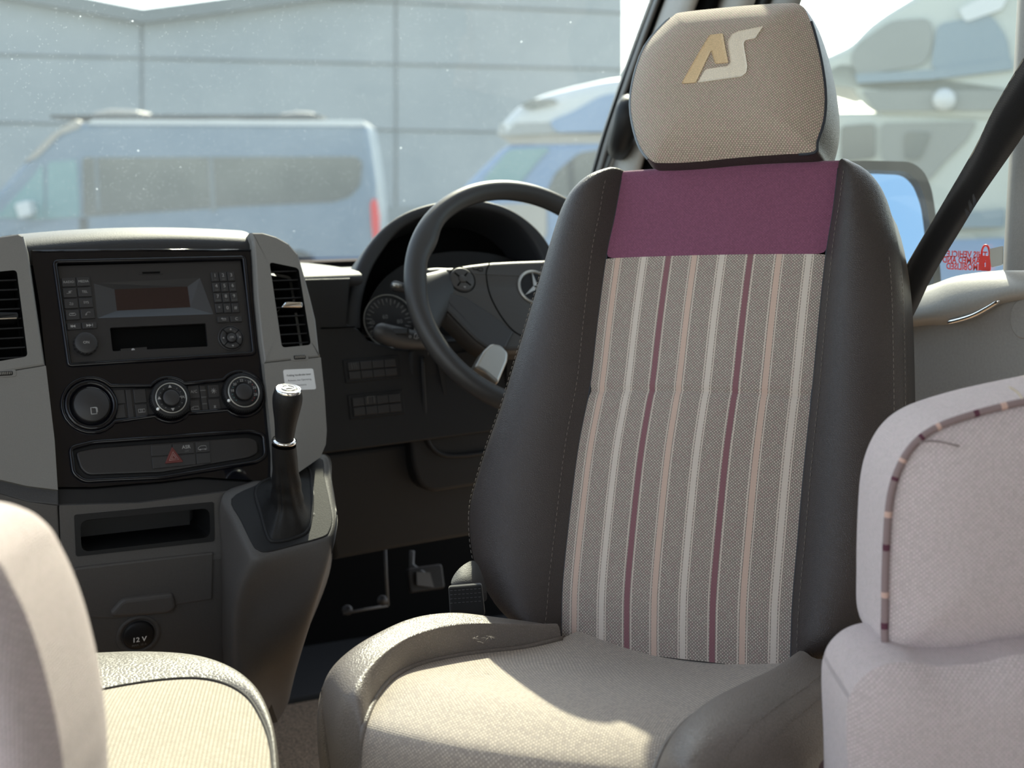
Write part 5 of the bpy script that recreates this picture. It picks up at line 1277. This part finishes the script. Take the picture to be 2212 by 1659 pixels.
# larger motorhome alongside, through the driver's door window
MC = Frame(D(2000, 360, 9), cR*.93-fh*.36, (0,0,1))
m2 = thing('motorhome', MC.p(0, GZ-MC.o.z, -1), 'tall cream and grey motorhome close by, seen through the driver door window', 'motorhome')
def mq(px, h0, h1, name, m_, r_=0, bev=0): return vp(px, h0, h1, name, m_, m2, r_, bev, MC)
M['cream_p'] = plain('cream_paint', (.50,.52,.47,1), .4, coat=.2); M['grey_p'] = plain('grey_blue_panel', (.22,.28,.32,1), .4); M['beige_p'] = plain('grey_beige_panel', (.25,.26,.24,1), .4)
mq([(1740,140),(1838,96),(1874,56),(1918,24),(1962,-2),(2050,-60),(2700,-160),(2700,290),(1900,250),(1860,225),(1838,190),(1828,150),(1740,200)], -2.2, 0, 'overcab_pod', M['cream_p'], .06, .05)
mq([(1836,124),(1850,96),(1925,44),(2010,38),(2016,90),(2000,140),(1850,165)], -.02, .03, 'pod_window', M['beige_p'], .06)
mq([(2024,52),(2140,30),(2175,80),(2186,150),(2010,150)], -.02, .03, 'side_panel', M['grey_p'], .05)
mq([(2070,20),(2150,-20),(2190,-40),(2165,20),(2085,48)], -.02, .05, 'roof_highlight_panel', M['vanw'], .03)  # roof highlight put in as a white panel
mq([(1846,160),(2016,150),(2186,128),(2188,150),(2010,172),(1852,180)], 0, .05, 'pod_trim', M['grey_p'])
mq([(1860,196),(2700,190),(2700,236),(1890,240)], 0, .03, 'underside_band', M['beige_p'], .03)
mq([(1780,244),(2700,238),(2700,900),(1780,900)], -2.1, -.03, 'cab', M['cream_p'], .05, .03)
mq([(1816,272),(1890,266),(1890,342),(1816,350)], -.03, .0, 'windscreen', M['vglass'], .03)
mq([(1903,266),(2110,262),(2090,300),(2040,350),(2000,395),(1980,380),(1903,345)], -.03, .0, 'side_window', M['beige_p'], .03)
mq([(1955,285),(2010,285),(1985,345),(1955,345)], .0, .02, 'seat_silhouette', M['vglass'], .03)
mq([(2010,470),(2170,450),(2170,490),(2080,492),(2010,500)], .0, .06, 'bumper_line', M['grey_p'], .02)
mq([(2000,520),(2300,510),(2300,620),(2000,620)], .0, .04, 'wing', M['mhb'], .03)
c_ = MC.w(2040, 215, .05); mb = MB(); mb.lathe(c_, MC.n, [(.07,-.02),(.07,.03),(.04,.06),(.001,.065)], 20); mb.build('highlight_disc', M['vanw'], m2)  # bright highlight on the bodywork, put in as a white disc

# door mirror outside the driver's window
mn = V((-.42,-.90,.20)).normalized(); mx_ = V((0,0,1)).cross(mn).normalized(); my_ = mn.cross(mx_)
MR = Frame(D(1950, 470, 2.18), mx_, my_)
mir_ = thing('door_mirror', MR.p(0, -.15), 'black-framed door mirror reflecting blue sky behind the seat shoulder', 'mirror')
def c7(x, y): return (1800+x/2.675, y/2.675)
om = [(1790,352),(1872,350),(1964,352),(1992,372),(2008,410),(2016,460),(2022,530),(2028,600),(2028,680),(1790,690)]
im = [(1800,372),(1880,370),(1956,373),(1980,395),(1997,440),(2004,490),(2010,560),(2012,600),(2012,668),(1800,676)]
oq, iq = rr(P(om, MR), .012, 3), rr(P(im, MR), .012, 3)
mb = MB(); mb.frame(MR, oq, iq, -.08, .01, 0, -.01); mb.prism(MR, oq, -.10, -.06); mb.build('housing', M['black'], mir_)
mb = MB(); mb.add([MR.p(u, v, -.004) for u, v in iq], [list(range(len(iq)))], 0, None, False); mb.build('mirror_glass', plain('sky_blue_mirror_tint', (.20,.42,.85,1), .02, 1.0), mir_)  # the reflected sky's blue is put into the mirror colour

mb = MB(); p0 = MR.p(iq[0][0]-.02, -.10, -.06); mb.tube([p0, V((1.42, p0.y+.01, p0.z-.03)), V((1.30, p0.y+.02, p0.z-.05))], [.022,.026,.030], 12); mb.build('mounting_arm', M['black'], mir_)

# alarm sticker on the inside of the door window, read from outside, and a small paper holder
gX = XD+.046
GF = Frame((gX, 1.3, 1.0), (0,-1,0), (0,0,1))
q = P([(2046,545),(2138,538),(2140,580),(2050,585)], GF)
stp = thing('alarm_sticker', GF.p(*q[0]), 'red padlock alarm sticker with mirrored lettering in the corner of the door window', 'sticker')
M['redp'] = plain('sticker_red', (.85,.05,.04,1), .5)
mb = MB()
def tx(s, x, y, z):
    u, v = GF.hit(x, y); mb.text(GF, s, u, v, z, .0, 0, mirror=True, bold=.03, rot=-.03)
tx('THIS VEHICLE IS', 2081, 550, .0115); tx('ALARMED AND', 2084, 563, .0115); tx('IMMOBILISED', 2085, 577, .0115); mb.build('lettering', M['redp'], stp)
u, v = GF.hit(2128, 566); mb = MB()
mb.frame(GF, rr([(u-.010,v-.011),(u+.010,v-.011),(u+.010,v+.008),(u-.010,v+.008)], .003), rr([(u-.0015,v-.006),(u+.0015,v-.006),(u+.0015,v+.002),(u-.0015,v+.002)], .0006), -.0004, .0004)
mb.tube(cr([GF.p(u+a, v+b, 0) for a, b in ((-.0065,.008),(-.0065,.013),(-.004,.019),(0,.021),(.004,.019),(.0065,.013),(.0065,.008))], 4), .0014, 6); mb.build('padlock', M['redp'], stp)
mb = MB(); mb.prism(GF, rr(P([(2137,538),(2167,531),(2166,572),(2142,578)], GF), .002), -.0006, .0006, 0)
tag(mb.build('paper_holder', plain('frosted_plastic', (.50,.49,.45,1), .4)), 'small frosted paper holder stuck beside the red padlock sticker', 'holder')
